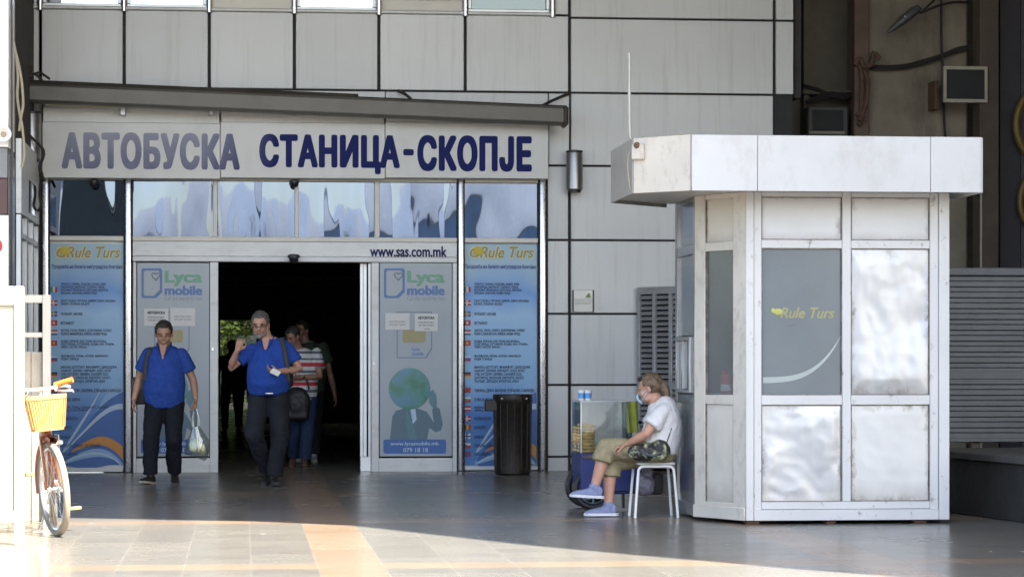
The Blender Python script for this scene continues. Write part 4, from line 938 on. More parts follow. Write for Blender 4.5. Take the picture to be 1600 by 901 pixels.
f = MB(); f.lathe(q, [(0, -.01), (.43, -.01), (.43, .02), (0, .02)], 40, Mx); f.build('disc', mat('sign_blue', (.03, .04, .10), .5), rg)
f = MB(); f.box(q.x-.03, q.x+.03, .84, .948, q.z-.3, q.z+.3); f.build('bracket', M['alu'], rg)
f = MB(); f.torus(q+Vector((.0, 0, .95)), .52, .05, Mx, 48, 8); f.build('ring', bpy.data.materials['ring_yellow'], rg)
# framed box lamp
fb = thing('floodlight_box', at(1509, 160, .5), 'square black floodlight with a pale frame mounted high on the concrete pillar', 'floodlight')
f = MB(); Yb = .55
for r_ in ((1475, 104, 1543.5, 108.5), (1475, 155, 1543.5, 160)): px_box(f, *r_, Yb, .06, .005)
for r_ in ((1475, 108.7, 1479.5, 154.8), (1539, 108.7, 1543.5, 154.8)): px_box(f, *r_, Yb, .06, .005)
f.build('frame', mat('pale_frame', (.42, .38, .30), .6, dirt=.4), fb)
f = MB(); px_box(f, 1479.6, 108.8, 1538.9, 154.7, Yb+.02, .2, .0); f.build('housing', M['black'], fb)
f = MB(); q = at(1505, 130, Yb); f.box(q.x-.05, q.x+.05, Yb+.22, 1.2, q.z-.05, q.z+.05); q = at(1466, 150, .8); f.box(q.x-.02, q.x+.03, .9, 1.199, q.z-.15, q.z+.2); f.build('bracket', M['rust'], fb)
# street style lamp head
hp = thing('lamp_head', at(1410, 45, .8), 'tapered grey lamp head hanging crooked from wires before the pillar', 'lamp')
f = MB(); a, b = at(1386, 52, .75), at(1428, 18, .75); f.loft([a, a+(b-a)*.2, a+(b-a)*.6, b, b+(b-a)*.2], [(.01, .01), (.05, .035), (.085, .055), (.08, .06), (.04, .04)], side=(0, 1, 0), seg=14); f.build('shade', mat('lamp_grey', (.10, .10, .105), .5, .3), hp)
f = MB(); f.tube([b, at(1440, 20, .75), at(1456, 13, .75), at(1470, 8, .85), at(1490, 4, 1.0), at(1512, 4, 1.19)], .016, 8, 4); f.tube([at(1440, 20, .75), at(1452, 8, .8), at(1466, -6, .9), at(1475, -16, 1.1)], .016, 8, 4); f.build('arm', M['cable'], hp)
f = MB(); f.ell(at(1414, 26, .68), (.012, .012, .012)); f.build('bulb', M['paper'], hp)
cable([[at(x, y, 1.15) for x, y in ((1358, 104), (1385, 105), (1415, 103), (1445, 95), (1475, 86), (1495, 77), (1512, 74))], [at(x, y, 1.12) for x, y in ((1358, 106), (1390, 107), (1420, 104), (1450, 96), (1480, 85), (1512, 76))]], .028, M['cable'], 'thick sagging cable bundle strung across the concrete pillar')
cable([[at(x, y, 1.1) for x, y in ((1471, -10), (1471, 60), (1473, 110), (1474, 160), (1477, 215))]], .016, M['cable'], 'thin dark cable running straight down the concrete pillar')
cable([[at(x, y, 1.05) for x, y in ((1340, 100), (1346, 110), (1347, 150), (1344, 190), (1342, 196))], [at(x, y, 1.0) for x, y in ((1336, 102), (1344, 92), (1350, 104), (1362, 100), (1366, 84), (1374, 92), (1362, 82))], [at(x, y, 1.05) for x, y in ((1350, 110), (1356, 130), (1352, 165), (1346, 178))], [at(x, y, 1.0) for x, y in ((1338, 176), (1348, 182), (1342, 188))]], .03, M['rust'], 'rusty knot of hoses hanging on the drain pipe')
cable([[at(x, y, 1.6) for x, y in ((1255, 135), (1275, 140), (1295, 147), (1335, 146), (1345, 130))], [at(x, y, 1.6) for x, y in ((1260, 160), (1285, 152), (1315, 150), (1336, 152))], [at(x, y, 1.6) for x, y in ((1270, 155), (1300, 146), (1320, 154), (1340, 140))]], .03, M['cable'], 'dark cables drooping between the cladding edge and the pillar')
q = at(1290, 210, 1.4); ac = thing('air_conditioner', Vector((q.x, 1.4, 0))+ZU*at(1290, 240, 1.4).z, 'dark air conditioner unit half hidden above the kiosk roof', 'air conditioner')
f = MB(); px_box(f, 1262, 166, 1326, 236, 1.4, .4, .02); f.build('housing', mat('ac_dark', (.09, .088, .08), .6), ac)
f = MB(); px_box(f, 1270, 172, 1318, 204, 1.385, .012); f.build('grille', M['black'], ac)
f = MB(); px_box(f, 1264, 205.5, 1320, 209, 1.37, .03); px_box(f, 1264, 237, 1330, 243, 1.3, .58); f.build('shelf', mat('shelf_pale', (.34, .31, .25), .7), ac)

# ---------------------------------------------------------------- bicycle
p0 = gnd(91, 837); bi = thing('bicycle', p0, 'orange bicycle with an orange front basket parked at the left, its wheel towards us', 'bicycle')
back = (gnd(80, 808)-p0); back.z = 0; back.normalize(); left = ZU.cross(back)   # left as seen from the camera side
if left.dot(RGT) > 0: left = -left
B0 = Matrix((( -left.x, back.x, 0, p0.x), (-left.y, back.y, 0, p0.y), (0, 0, 1, 0), (0, 0, 0, 1)))  # local: x right, y back, z up
LEAN = Matrix.Rotation(R(-5.5), 4, 'Y')
BM = B0 @ LEAN
STR = BM @ Matrix.Rotation(R(15), 4, 'Z')
tyre, steelb, orangep = mat('tyre_cream', (.26, .22, .17), .85, var=.15), M['chrome'], mat('orange_plastic', (.62, .31, .12), .42, var=.08, scale=12)
frm = mat('frame_copper', (.33, .12, .055), .4, .4, var=.15)
Rw = .345; Rx = Matrix.Rotation(R(90), 3, 'Y')
def wheel(c, T):
    f = MB(); f.torus(c, Rw-.022, .023, Rx, 56, 12, 1.1); f.xf(T); w = f.build('wheel', tyre, bi)
    f = MB(); f.torus(c, Rw-.05, .014, Rx, 56, 8, 1.4); f.xf(T); f.build('rim', steelb, w)
    f = MB(); f.lathe(Vector(c), [(0, -.05), (.022, -.05), (.026, -.03), (.014, -.025), (.014, .025), (.026, .03), (.022, .05), (0, .05)], 14, Rx)
    for k in range(28):
        a = 2*math.pi*k/28; a2 = a+(.5 if k % 4 < 2 else -.5); s = .028 if k % 2 else -.028
        f.tube([Vector(c)+Vector((s, .022*math.cos(a2), .022*math.sin(a2))), Vector(c)+Vector((0, (Rw-.06)*math.cos(a), (Rw-.06)*math.sin(a)))], .0017, 4)
    f.xf(T); f.build('spokes', steelb, w)
wheel((0, 0, Rw), STR); wheel((0, 1.06, Rw), BM)
f = MB()
for s in (-1, 1): f.tube([(s*.055, 0, Rw), (s*.05, .03, .6), (s*.045, .06, .72)], .013, 8)
f.tube([(-.045, .06, .72), (.045, .06, .72)], .016, 8); f.tube([(0, .06, .72), (0, .11, .98)], .016, 8); f.xf(STR); f.build('fork', frm, bi)
f = MB(); ht, hb_ = (0, .105, .93), (0, .065, .74); bb, stt = (0, .60, .30), (0, .76, .80); ra = (0, 1.06, Rw)
f.tube([ht, hb_], .022, 10); f.tube([hb_, (0, .22, .45), bb], .02, 10, 6); f.tube([ht, (0, .3, .58), (0, .65, .42)], .018, 10, 6); f.tube([bb, stt, (0, .79, .92)], .018, 10)
for s in (-1, 1): f.tube([(s*.02, .62, .3), (s*.06, 1.06, Rw)], .011, 8); f.tube([(s*.02, .75, .75), (s*.06, 1.06, Rw)], .010, 8)
f.xf(BM); f.build('frame', frm, bi)
f = MB(); f.tube([(0, .11, .98), (0, .09, 1.08)], .014, 8); f.tube([(-.27, .26, 1.07), (-.20, .17, 1.085), (-.1, .07, 1.08), (0, .07, 1.075), (.1, .07, 1.08), (.20, .17, 1.085), (.27, .26, 1.07)], .012, 8, 5); f.xf(STR); hbar = f.build('handlebar', M['white'], bi)
HG = BM
for s in (-1, 1):
    f = MB(); f.tube([(s*.17, .13, 1.09), (s*.285, .29, 1.072)] if s < 0 else [(.115, .10, 1.095), (.17, .05, 1.11), (.225, .01, 1.122)], .022, 10); f.xf(STR); f.build('grip', mat('grip_orange', (.55, .16, .03), .5), hbar)
    f = MB(); f.tube([(s*.10, .06, 1.06), (s*.14, .0, 1.05), (s*.205, -.02, 1.045), (s*.215, -.01, 1.03)], .009, 8, 4); f.xf(STR); f.build('brake_lever', steelb, hbar)
# basket
f = MB(); zb0, zb1 = .775, 1.03; n = 22
def bring(z, w, d, yo): 
    out = []
    for sx, sy in ((-1, -1), (1, -1), (1, 1), (-1, 1)):
        for k in range(5):
            a = math.pi*(1+(0 if (sx, sy) == (-1, -1) else .5 if (sx, sy) == (1, -1) else 1 if (sx, sy) == (1, 1) else 1.5))+k*math.pi/8
            out.append((sx*(w-.04)+.04*math.cos(a), yo+sy*(d-.04)+.04*math.sin(a), z))
    return out
lv_ = [(zb0, .115, .085), (zb0+.02, .118, .088), (zb1-.03, .147, .115), (zb1-.028, .153, .121), (zb1, .155, .123)]
rings = [[f.bm.verts.new(q) for q in bring(z, w, d, -.09)] for z, w, d in lv_]+[[f.bm.verts.new(q) for q in bring(z, w, d, -.09)] for z, w, d in ((zb1, .145, .113), (zb0+.01, .108, .078))]
for A_, B_ in zip(rings, rings[1:]):
    for k in range(20): f.bm.faces.new((A_[k], A_[(k+1) % 20], B_[(k+1) % 20], B_[k]))
f.bm.faces.new(rings[0][::-1]); f.bm.faces.new(rings[-1]); f.xf(BM); bk_ = f.build('basket', orangep, bi)
f = MB()
for k in range(15):
    t = -1+2*(k+.5)/15; f.tube([(t*.113, -.09-.0885, zb0+.02), (t*.142, -.09-.1165, zb1-.032)], .004, 5)
for k in range(9):
    t = -1+2*(k+.5)/9; 
    for s in (-1, 1): f.tube([(s*.119, -.09+t*.08, zb0+.02), (s*.148, -.09+t*.107, zb1-.032)], .004, 5)
f.xf(BM); f.build('basket_rib', mat('orange_rib', (.54, .25, .09), .45), bk_)
f = MB()
for z in (.80, .87, .93): f.box(-.12, .12, .032, .040, z, z+.012)
f.tube([(-.07, -.1, .74), (-.06, 0, .36)], .005, 6); f.tube([(.07, -.1, .74), (.06, 0, .36)], .005, 6); f.xf(BM); f.build('basket_stay', steelb, bi)
f = MB(); f.torus((0, .0, Rw), Rw+.02, .024, Rx, 60, 8, 1.3)
bmesh.ops.delete(f.bm, geom=[v for v in f.bm.verts if not (v.co.y > -.12 and v.co.z > Rw-.05)], context='VERTS'); f.xf(STR); f.build('mudguard', frm, bi)
f = MB(); f.box(.03, .10, -.03, .02, .66, .70, .01); f.xf(STR); f.build('brake', steelb, bi)
f = MB(); f.tube([(-.09, .60, .30), (.09, .60, .30)], .014, 8); f.tube([(.085, .60, .30), (.095, .52, .16)], .012, 8); f.tube([(-.085, .60, .30), (-.095, .68, .44)], .012, 8)
f.lathe((.05, .60, .30), [(0, -.003), (.09, -.003), (.09, .003), (0, .003)], 24, Rx); f.xf(BM); cr = f.build('crank', steelb, bi)
for x, y, z in ((.15, .52, .16), (-.15, .68, .44)):
    f = MB(); f.box(x-.05, x+.05, y-.035, y+.035, z-.012, z+.012, .004); f.xf(BM); f.build('pedal', mat('pedal', (.30, .27, .12), .5), cr)
f = MB(); f.loft([(0, .60, .925), (0, .68, .93), (0, .80, .94), (0, .88, .95), (0, .90, .95)], [(.02, .02), (.035, .03), (.09, .04), (.095, .04), (.05, .03)], side=(1, 0, 0), seg=16); f.xf(BM); f.build('saddle', M['blackplastic'], bi)
f = MB(); f.tube([(-.02, .62, .28), (-.12, .70, .0)], .009, 8); f.xf(BM); f.build('kickstand', steelb, bi)

# ---------------------------------------------------------------- trees and buildings round the square
lm = [mat('leaf_%d' % i, c, .55, var=.25, scale=1.5) for i, c in enumerate(((.06, .11, .02), (.10, .17, .03), (.15, .21, .045)))]
bark = mat('bark', (.10, .075, .05), .9, bump=.5, bscale=12)
def tree(p, h, r, lab, n=2600, seed=1, group=None):
    rd = random.Random(seed); t = thing('tree', p, lab, 'tree', group); p = Vector(p)
    f = MB(); f.tube([p, p+Vector((.1, 0, h*.25)), p+Vector((-.1, .1, h*.5)), p+Vector((0, 0, h*.8))], [h*.03, h*.024, h*.017, h*.006], 10)
    cl_ = []
    for k in range(11):
        a = rd.uniform(0, 6.28); z = rd.uniform(.35, .95)*h; rr = r*rd.uniform(.25, .8)*(1.15-abs(z/h-.6))
        c = p+Vector((rr*math.cos(a), rr*math.sin(a), z)); cl_.append((c, r*rd.uniform(.28, .5))); f.tube([p+ZU*min(z*.7, h*.5), (p+ZU*z*.8+c)/2, c], [h*.012, h*.008, h*.003], 6)
    f.build('trunk', bark, t); f = MB()
    for k in range(n):
        c, cr_ = rd.choice(cl_); d = Vector((rd.gauss(0, 1), rd.gauss(0, 1), rd.gauss(0, 1))).normalized()*cr_*rd.uniform(.3, 1.05)**.6; q = c+d
        s = rd.uniform(.07, .15)*(h/7); u = Vector((rd.gauss(0, 1), rd.gauss(0, 1), rd.gauss(0, .6))).normalized(); v = u.cross(Vector((rd.gauss(0, 1), rd.gauss(0, 1), rd.gauss(0, 1)))).normalized()
        f.mi = rd.choice((0, 1, 1, 2)); f.face([q-u*s, q-v*s*.5, q+u*s, q+v*s*.5])
    f.build('crown', lm, t, ang=180)
hg = at(366, 560, 50); f = MB(); rd = random.Random(4)  # hedge added to block the bright lower part of the far exit
for k in range(5000):
    q = Vector((hg.x+rd.uniform(-4, 4), 50+rd.uniform(-.6, .6), rd.uniform(.02, 1.35+.2*math.sin(k)))); s_ = rd.uniform(.05, .12); u = Vector((rd.gauss(0, 1), rd.gauss(0, 1), rd.gauss(0, 1))).normalized(); v = u.orthogonal().normalized()
    f.mi = rd.choice((0, 0, 1)); f.face([q-u*s_, q-v*s_*.5, q+u*s_, q+v*s_*.5])
tag(f.build('hedge', lm, ang=180), 'low dense green hedge added to darken the far end of the dark hall', 'hedge')
tq = at(366, 560, 58); tree((tq.x, 58, 0), 6.0, 3.0, 'bright green tree seen through the far end of the dark hall', 9000, 3)
tree((tq.x+3.4, 63, 0), 8, 3., 'taller green tree farther back beyond the dark hall', 7000, 5)
tree((tq.x-3.2, 61, 0), 7, 2.8, 'leafy green tree left of the others beyond the dark hall', 7000, 6)
def block(x0, x1, y, h, c, lab, nw, nf):
    b = thing('town_building', ((x0+x1)/2, y, 0), lab, 'building'); f = MB(); f.box(x0, x1, y-9, y, 0, h, .05); f.build('wall', mat('render_%d' % nw, sc(c, 1.6), .8, var=.12, scale=.4), b)
    f = MB(); f.hexa([(x0-.3, y-9.3, h+.003), (x1+.3, y-9.3, h+.003), (x1+.3, y+.3, h+.003), (x0-.3, y+.3, h+.003), (x0+.2, y-4.6, h+3.2), (x1-.2, y-4.6, h+3.2), (x1-.2, y-4.4, h+3.2), (x0+.2, y-4.4, h+3.2)]); f.build('roof', mat('roof_%d' % nw, ((.46, .44, .44), (.45, .43, .42), (.40, .42, .46))[nw % 3], .8), b)
    for i in range(nw):
        for j in range(nf):
            cx = x0+(x1-x0)*(i+.5)/nw; z = 1.0+j*3.0; w = (x1-x0)/nw*.3
            if z+1.6 > h: continue
            f = MB(); f.box(cx-w, cx+w, y-.05, y+.06, z, z+1.6, .02); o_ = f.build('window', M['white'], b)
            f = MB(); f.box(cx-w+.12, cx+w-.12, y+.03, y+.075, z+.12, z+1.48); f.build('pane', mat('blue_pane_%d' % nw, (.06, .10, .16), .1) if not (i+j) else bpy.data.materials['blue_pane_%d' % nw], o_)
block(-24, -9, -78, 8.2, (.42, .40, .46), 'lilac grey town block reflected in the entrance glass, left of the square', 5, 2)
block(-7, 3.5, -92, 6.4, (.55, .54, .52), 'white town block reflected in the entrance glass, middle of the square', 4, 2)
block(6, 20, -74, 7.4, (.30, .36, .44), 'blue grey town block reflected in the entrance glass, right of the square', 6, 2)
block(-15.5, -8.2, -70, 4.4, (.52, .50, .52), 'low pale house reflected in the entrance glass, before the lilac block', 3, 1)
block(1.5, 5.6, -69, 5.0, (.50, .46, .40), 'narrow cream house reflected in the entrance glass beside the round tree', 2, 1)
tree((3.2, -64, 0), 6.0, 2.4, 'round green tree standing across the square from the entrance', 1800, 9)
tree((-9.0, -62, 0), 5.5, 2.2, 'small green tree across the square before the lilac block', 1500, 12)
# ---------------------------------------------------------------- people
def fuse(mb, voxel, it=3, disp=None):
    """closed overlapping shapes grown into one continuous surface"""
    bmesh.ops.recalc_face_normals(mb.bm, faces=mb.bm.faces[:])
    me = bpy.data.meshes.new('f'); mb.bm.to_mesh(me); mb.bm.free()
    o = bpy.data.objects.new('f', me); col.objects.link(o)
    r = o.modifiers.new('r', 'REMESH'); r.mode = 'VOXEL'; r.voxel_size = voxel; r.use_smooth_shade = True
    s = o.modifiers.new('s', 'SMOOTH'); s.iterations = it; s.factor = .5
    dg = bpy.context.evaluated_depsgraph_get(); dg.update()
    out = bpy.data.meshes.new_from_object(o.evaluated_get(dg)); bpy.data.objects.remove(o)
    out.materials.clear()
    if disp:
        ns = [v.normal.copy() for v in out.vertices]
        for v, n in zip(out.vertices, ns): v.co += n*disp(v.co)
    for p in out.polygons: p.use_smooth = True
    return out
def folds(amp, fx_=9, fz=6, seed=0, out=0.):
    def d(c):
        q = Vector((c.x*fx_+seed, c.y*fx_, c.z*fz+c.x*4)); a = noise.noise(q); b = noise.noise(Vector((c.x*26+seed, c.y*26, c.z*15+c.x*12)))
        return out+amp*(1.7 if c.z < .55 and amp < .0105 and amp > .0085 else 1)*(a*.8+(1-abs(b)*2)*.45-.15)
    return d
def head_shapes(mb, c, f, u, s=1., jaw=1.):
    c, f, u = Vector(c), Vector(f).normalized(), Vector(u); r = f.cross(u).normalized(); u = r.cross(f).normalized()
    Mh = Matrix((( r.x, f.x, u.x), (r.y, f.y, u.y), (r.z, f.z, u.z)))
    P = lambda x, y, z: c+(r*x+f*y+u*z)*s
    E = lambda p, q: mb.ell(P(*p), tuple(k*s for k in q), Mh, 20, 14)
    E((0, -.012, .03), (.077, .099, .088)); E((0, .018, -.042), (.060*jaw, .071, .074)); E((0, .055, -.096), (.028*jaw, .026, .022))
    E((0, .085, .012), (.048, .016, .013)); E((0, .098, -.026), (.0155, .02, .014)); E((0, .092, -.008), (.010, .016, .024))
    for k in (-1, 1):
        E((k*.034*jaw, .062, -.034), (.026, .026, .028)); E((k*.077, -.006, -.012), (.010, .019, .031)); E((k*.04*jaw, .02, -.085), (.02, .04, .025))
    E((0, .082, -.064), (.024, .012, .008)); E((0, .080, -.074), (.022, .012, .009))
    return P, Mh
def hand_shapes(mb, w, d, pn, th, curl=.35, s=1.):
    """w wrist, d towards the fingers, pn the way the palm faces, th towards the thumb side"""
    w, d, pn, th = Vector(w), Vector(d).normalized(), Vector(pn), Vector(th); th = (th-d*th.dot(d)).normalized(); pn2 = d.cross(th); pn = pn2 if pn2.dot(pn) > 0 else -pn2
    mb.loft([w-d*.03*s, w, w+d*.03*s, w+d*.07*s, w+d*.092*s, w+d*.1*s], [(.023*s, .019*s), (.026*s, .019*s), (.036*s, .018*s), (.041*s, .015*s), (.039*s, .012*s), (.03*s, .008*s)], side=th, seg=16)
    for k, (off, L) in enumerate(((.031, .072), (.0105, .08), (-.0105, .074), (-.031, .058))):
        q = w+d*.088*s+th*off*s; dd = d.copy(); pts = [q-dd*.02*s, q]; a = 0
        for j, fr in enumerate((.45, .3, .25)):
            a += curl*(1+.15*k)*(.8 if j == 0 else 1.1); dir_ = (d*math.cos(a)+pn*math.sin(a)); q = q+dir_*L*fr*s; pts.append(q)
        mb.caps(pts, [.0095*s, .0095*s, .009*s, .008*s, .007*s], 8)
    q = w+d*.022*s+th*.026*s; e = (d*.62+th*.75+pn*.3).normalized(); q2 = q+e*.036*s; e2 = (d*.8+th*.3+pn*.45).normalized(); q3 = q2+e2*.03*s; q4 = q3+(d*.9+pn*.5).normalized()*.024*s
    mb.caps([q, q2, q3, q4], [.014*s, .012*s, .0105*s, .0085*s], 8)
def skin(name, c): return mat(name, c, .5, var=.12, scale=8)
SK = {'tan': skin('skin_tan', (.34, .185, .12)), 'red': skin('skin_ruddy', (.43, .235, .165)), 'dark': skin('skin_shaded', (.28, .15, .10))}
M['eyewhite'] = flat('eye_white', (.24, .20, .18)); M['iris'] = flat('iris_dark', (.03, .02, .015)); M['lip'] = flat('lip', (.26, .10, .085))
def cloth(name, c, var=.12, sc_=20): return mat(name, c, .85, var=var, scale=sc_, bump=.25, bscale=220, spec=.2)
def person(lab, g, S, head, hf, neck, torso, arms, legs, sk='tan', hair=None, shirt=None, trousers=None, shoes=None, handdirs=None, side=None, group=None, extra=None, jaw=1., vox=.0085, hs=1., hup=(0, 0, 1)):
    """everything in metres about the feet: x to the right as seen, y away, z up; S px per metre is already divided out"""
    B = Matrix(((RGT.x, FWD.x, 0, g.x), (RGT.y, FWD.y, 0, g.y), (0, 0, 1, g.z), (0, 0, 0, 1)))
    t = thing('person', g, lab, 'person', group); SD = side or (1, 0, 0)
    def put(nm, me, mm, par=t): me.transform(B); return link(nm, me, mm, par)
    b = MB(); P, Mh = head_shapes(b, head, hf, hup, hs, jaw)
    b.caps([Vector(neck)-Vector((0, 0, .03)), Vector(neck).lerp(Vector(head), .45), Vector(head)-Vector(hf).normalized()*.01], [.064*hs, .056*hs, .06*hs], 14)
    b.loft([r[:3] for r in torso], [r[3:] for r in torso], side=SD, seg=24)
    for k, (s_, e_, w_) in enumerate(arms):
        s_, e_, w_ = map(Vector, (s_, e_, w_)); b.caps([s_, s_.lerp(e_, .5), e_, e_.lerp(w_, .3), w_], [.056, .047, .040, .041, .027], 12)
        if handdirs and handdirs[k]: hand_shapes(b, w_, *handdirs[k])
    for h_, k_, a_ in [l[:3] for l in legs]:
        h_, k_, a_ = map(Vector, (h_, k_, a_)); b.caps([h_, h_.lerp(k_, .5), k_, k_.lerp(a_, .3), a_], [.085, .075, .056, .057, .036], 12)
    body = put('body', fuse(b, vox, 2), SK[sk])
    # face
    e = MB()
    for k in (-1, 1): e.ell(P(k*.031, .079, .0), (.011*hs, .011*hs, .0065*hs), Mh, 10, 8)
    e.xf(B); ev = e.build('eyes', M['eyewhite'], t)
    e = MB()
    for k in (-1, 1): e.ell(P(k*.031, .088, -.001), (.006*hs, .005*hs, .007*hs), Mh, 8, 6)
    e.xf(B); e.build('iris', M['iris'], ev)
    e = MB(); e.ell(P(0, .0925, -.069), (.021*hs, .004*hs, .0045*hs), Mh, 10, 6); e.xf(B); e.build('lips', M['lip'], t)
    if hair:
        hm, mode = hair[:2]; e = MB()
        for k in (-1, 1): e.loft([P(k*.014, .098, .019), P(k*.032, .097, .025), P(k*.05, .083, .018)], [.004*hs, .0055*hs, .003*hs], seg=6)
        e.xf(B); e.build('eyebrow', hm, t)
        h_ = MB(); h_.ell((0, -.012, .03), (.086, .108, .097), None, 32, 24); rl = []
        for v in h_.bm.verts:
            x, y, z = v.co; line = .072-(.02 if abs(x) > .045 else 0) if mode == 'short' else .085
            if (y > .055 and z < line) or (y > .02 and z < .0) or z < (-.045 if y < -.03 else -.02): rl.append(v)
        bmesh.ops.delete(h_.bm, geom=rl, context='VERTS')
        for v in h_.bm.verts: v.co += v.co.normalized()*(.006*noise.noise(v.co*60)-.002)
        r0 = bmesh.ops.solidify(h_.bm, geom=h_.bm.faces[:], thickness=.008)
        for v in h_.bm.verts: v.co = P(*v.co)
        h_.xf(B); h_.build('hair', hm, t, ang=80)
    if shirt:
        sm, zlo, sl, ease, neckline = shirt; b = MB()
        rs = [r for r in torso if r[2] >= zlo-.001] if isinstance(zlo, float) else torso[zlo[0]:]
        rs = rs[:-1]+[tuple(Vector(rs[-2][:3]).lerp(Vector(rs[-1][:3]), .45))+((rs[-2][3]+rs[-1][3])/2-.012, (rs[-2][4]+rs[-1][4])/2-.008)]
        b.loft([r[:3] for r in rs], [(r[3]+ease, r[4]+ease) for r in rs], side=SD, seg=28)
        for s_, e_, w_ in arms:
            s_, e_ = Vector(s_), Vector(e_); q = s_.lerp(e_, sl); b.caps([s_-(e_-s_)*.05, s_.lerp(e_, sl*.5)], [.060, .068], 14); b.loft([s_, s_.lerp(e_, sl*.5), q], [.062, .069, .078], seg=16)
        me = fuse(b, .011, 3, folds(.012, 7, 5, g.x, .005)); so2 = put('shirt', me, sm)
        if neckline:
            n = Vector(neck); cm = neckline; cb = MB()
            for k in (-1, 1): cb.loft([n+Vector((0, .07, .012)), n+Vector((k*.066, .03, .006)), n+Vector((k*.07, -.035, -.012)), n+Vector((k*.048, -.108, -.06)), n+Vector((k*.012, -.142, -.125))], [(.006, .022), (.007, .026), (.009, .03), (.009, .03), (.005, .01)], seg=10)
            cb.xf(B); cb.build('collar', cm, so2)
            v_ = MB(); v_.slab([n+Vector((-.042, -.098, .004)), n+Vector((.042, -.098, .004)), n+Vector((.006, -.150, -.15)), n+Vector((-.006, -.150, -.15))], (0, 1, 0), .06); v_.xf(B); v_.build('neck_opening', SK[sk], so2)
    if trousers:
        tm, rad, hem = trousers; b = MB(); hips = [Vector(l[0]) for l in legs]; c = (hips[0]+hips[1])/2
        lo = torso[:3]
        b.loft([Vector(r[:3]) for r in lo], [(r[3]+.006, r[4]+.006) for r in lo], side=SD, seg=24)
        for l in legs:
            h_, k_, a_ = map(Vector, l[:3]); q = k_.lerp(a_, hem); b.caps([h_, h_.lerp(k_, .5), k_], [rad[0], (rad[0]+rad[1])/2, rad[1]], 16); b.loft([k_, k_.lerp(q, .5), q], [rad[1], rad[2], rad[3]], seg=16); b.ell(k_, (rad[1],)*3)
        put('trousers', fuse(b, .0105, 3, folds(.009, 7, 9, g.x+3)), tm)
    if shoes:
        um, som = shoes
        for l in legs:
            a_ = Vector(l[2]); td = Vector(l[3]).normalized(); hl = a_-Vector((0, 0, .075))-td*.055; sd = td.cross(Vector((0, 0, 1))).normalized(); up_ = sd.cross(td).normalized()
            f_ = MB(); cs = [hl-td*.012+up_*.05, hl+up_*.05, hl+td*.06+up_*.048, hl+td*.13+up_*.036, hl+td*.2+up_*.028, hl+td*.24+up_*.02, hl+td*.252+up_*.018]
            f_.loft(cs, [(.018, .025), (.035, .045), (.038, .05), (.044, .034), (.044, .026), (.03, .018), (.012, .008)], side=sd, seg=16)
            f_.caps([hl+td*.05+up_*.06, a_+Vector((0, 0, .015))], [.042, .044], 14); me = fuse(f_, .008, 3); sh_ = put('shoe', me, um)
            f_ = MB(); pts = []
            for q, w_ in ((-.028, .018), (-.01, .036), (.06, .037), (.12, .045), (.18, .048), (.225, .036), (.256, .012)): pts.append((q, w_))
            ol = [hl+td*q+sd*w_ for q, w_ in pts]+[hl+td*q-sd*w_ for q, w_ in pts[::-1]]
            f_.slab([p-up_*.0 for p in ol], up_, .022); f_.xf(B); f_.build('sole', som, sh_)
            if um.name.startswith('sneaker'):
                f_ = MB()
                for q in (.07, .09, .11, .13): f_.tube([hl+td*q+sd*.026+up_*(.098-q*.42), hl+td*(q+.004)+up_*(.110-q*.42), hl+td*q-sd*.026+up_*(.098-q*.42)], .004, 6, 3)
                f_.xf(B); f_.build('laces', snsole, sh_)
    if extra: extra(t, B, P, Mh)
    return t, B
def ptool(B): return lambda mb: mb.xf(B)
hair_dk, hair_gr = mat('hair_dark', (.022, .017, .014), .7, var=.4, scale=60), mat('hair_grey', (.085, .08, .075), .75, var=.5, scale=70)
royal = cloth('polo_royal', (.020, .055, .25)); royal2 = cloth('polo_cobalt', (.019, .060, .29)); navyt = cloth('trousers_navy', (.009, .010, .016)); jean = cloth('trousers_slate', (.015, .017, .023), .3, 5)
leather = mat('shoe_leather', (.018, .016, .015), .45); sole = mat('shoe_sole', (.32, .29, .24), .8); solek = mat('dark_sole', (.03, .028, .026), .8)
bagm = mat('bag_black', (.014, .014, .016), .6, bump=.2, bscale=80)
def T_(scale, rings): return [tuple(v*scale for v in r) for r in rings]

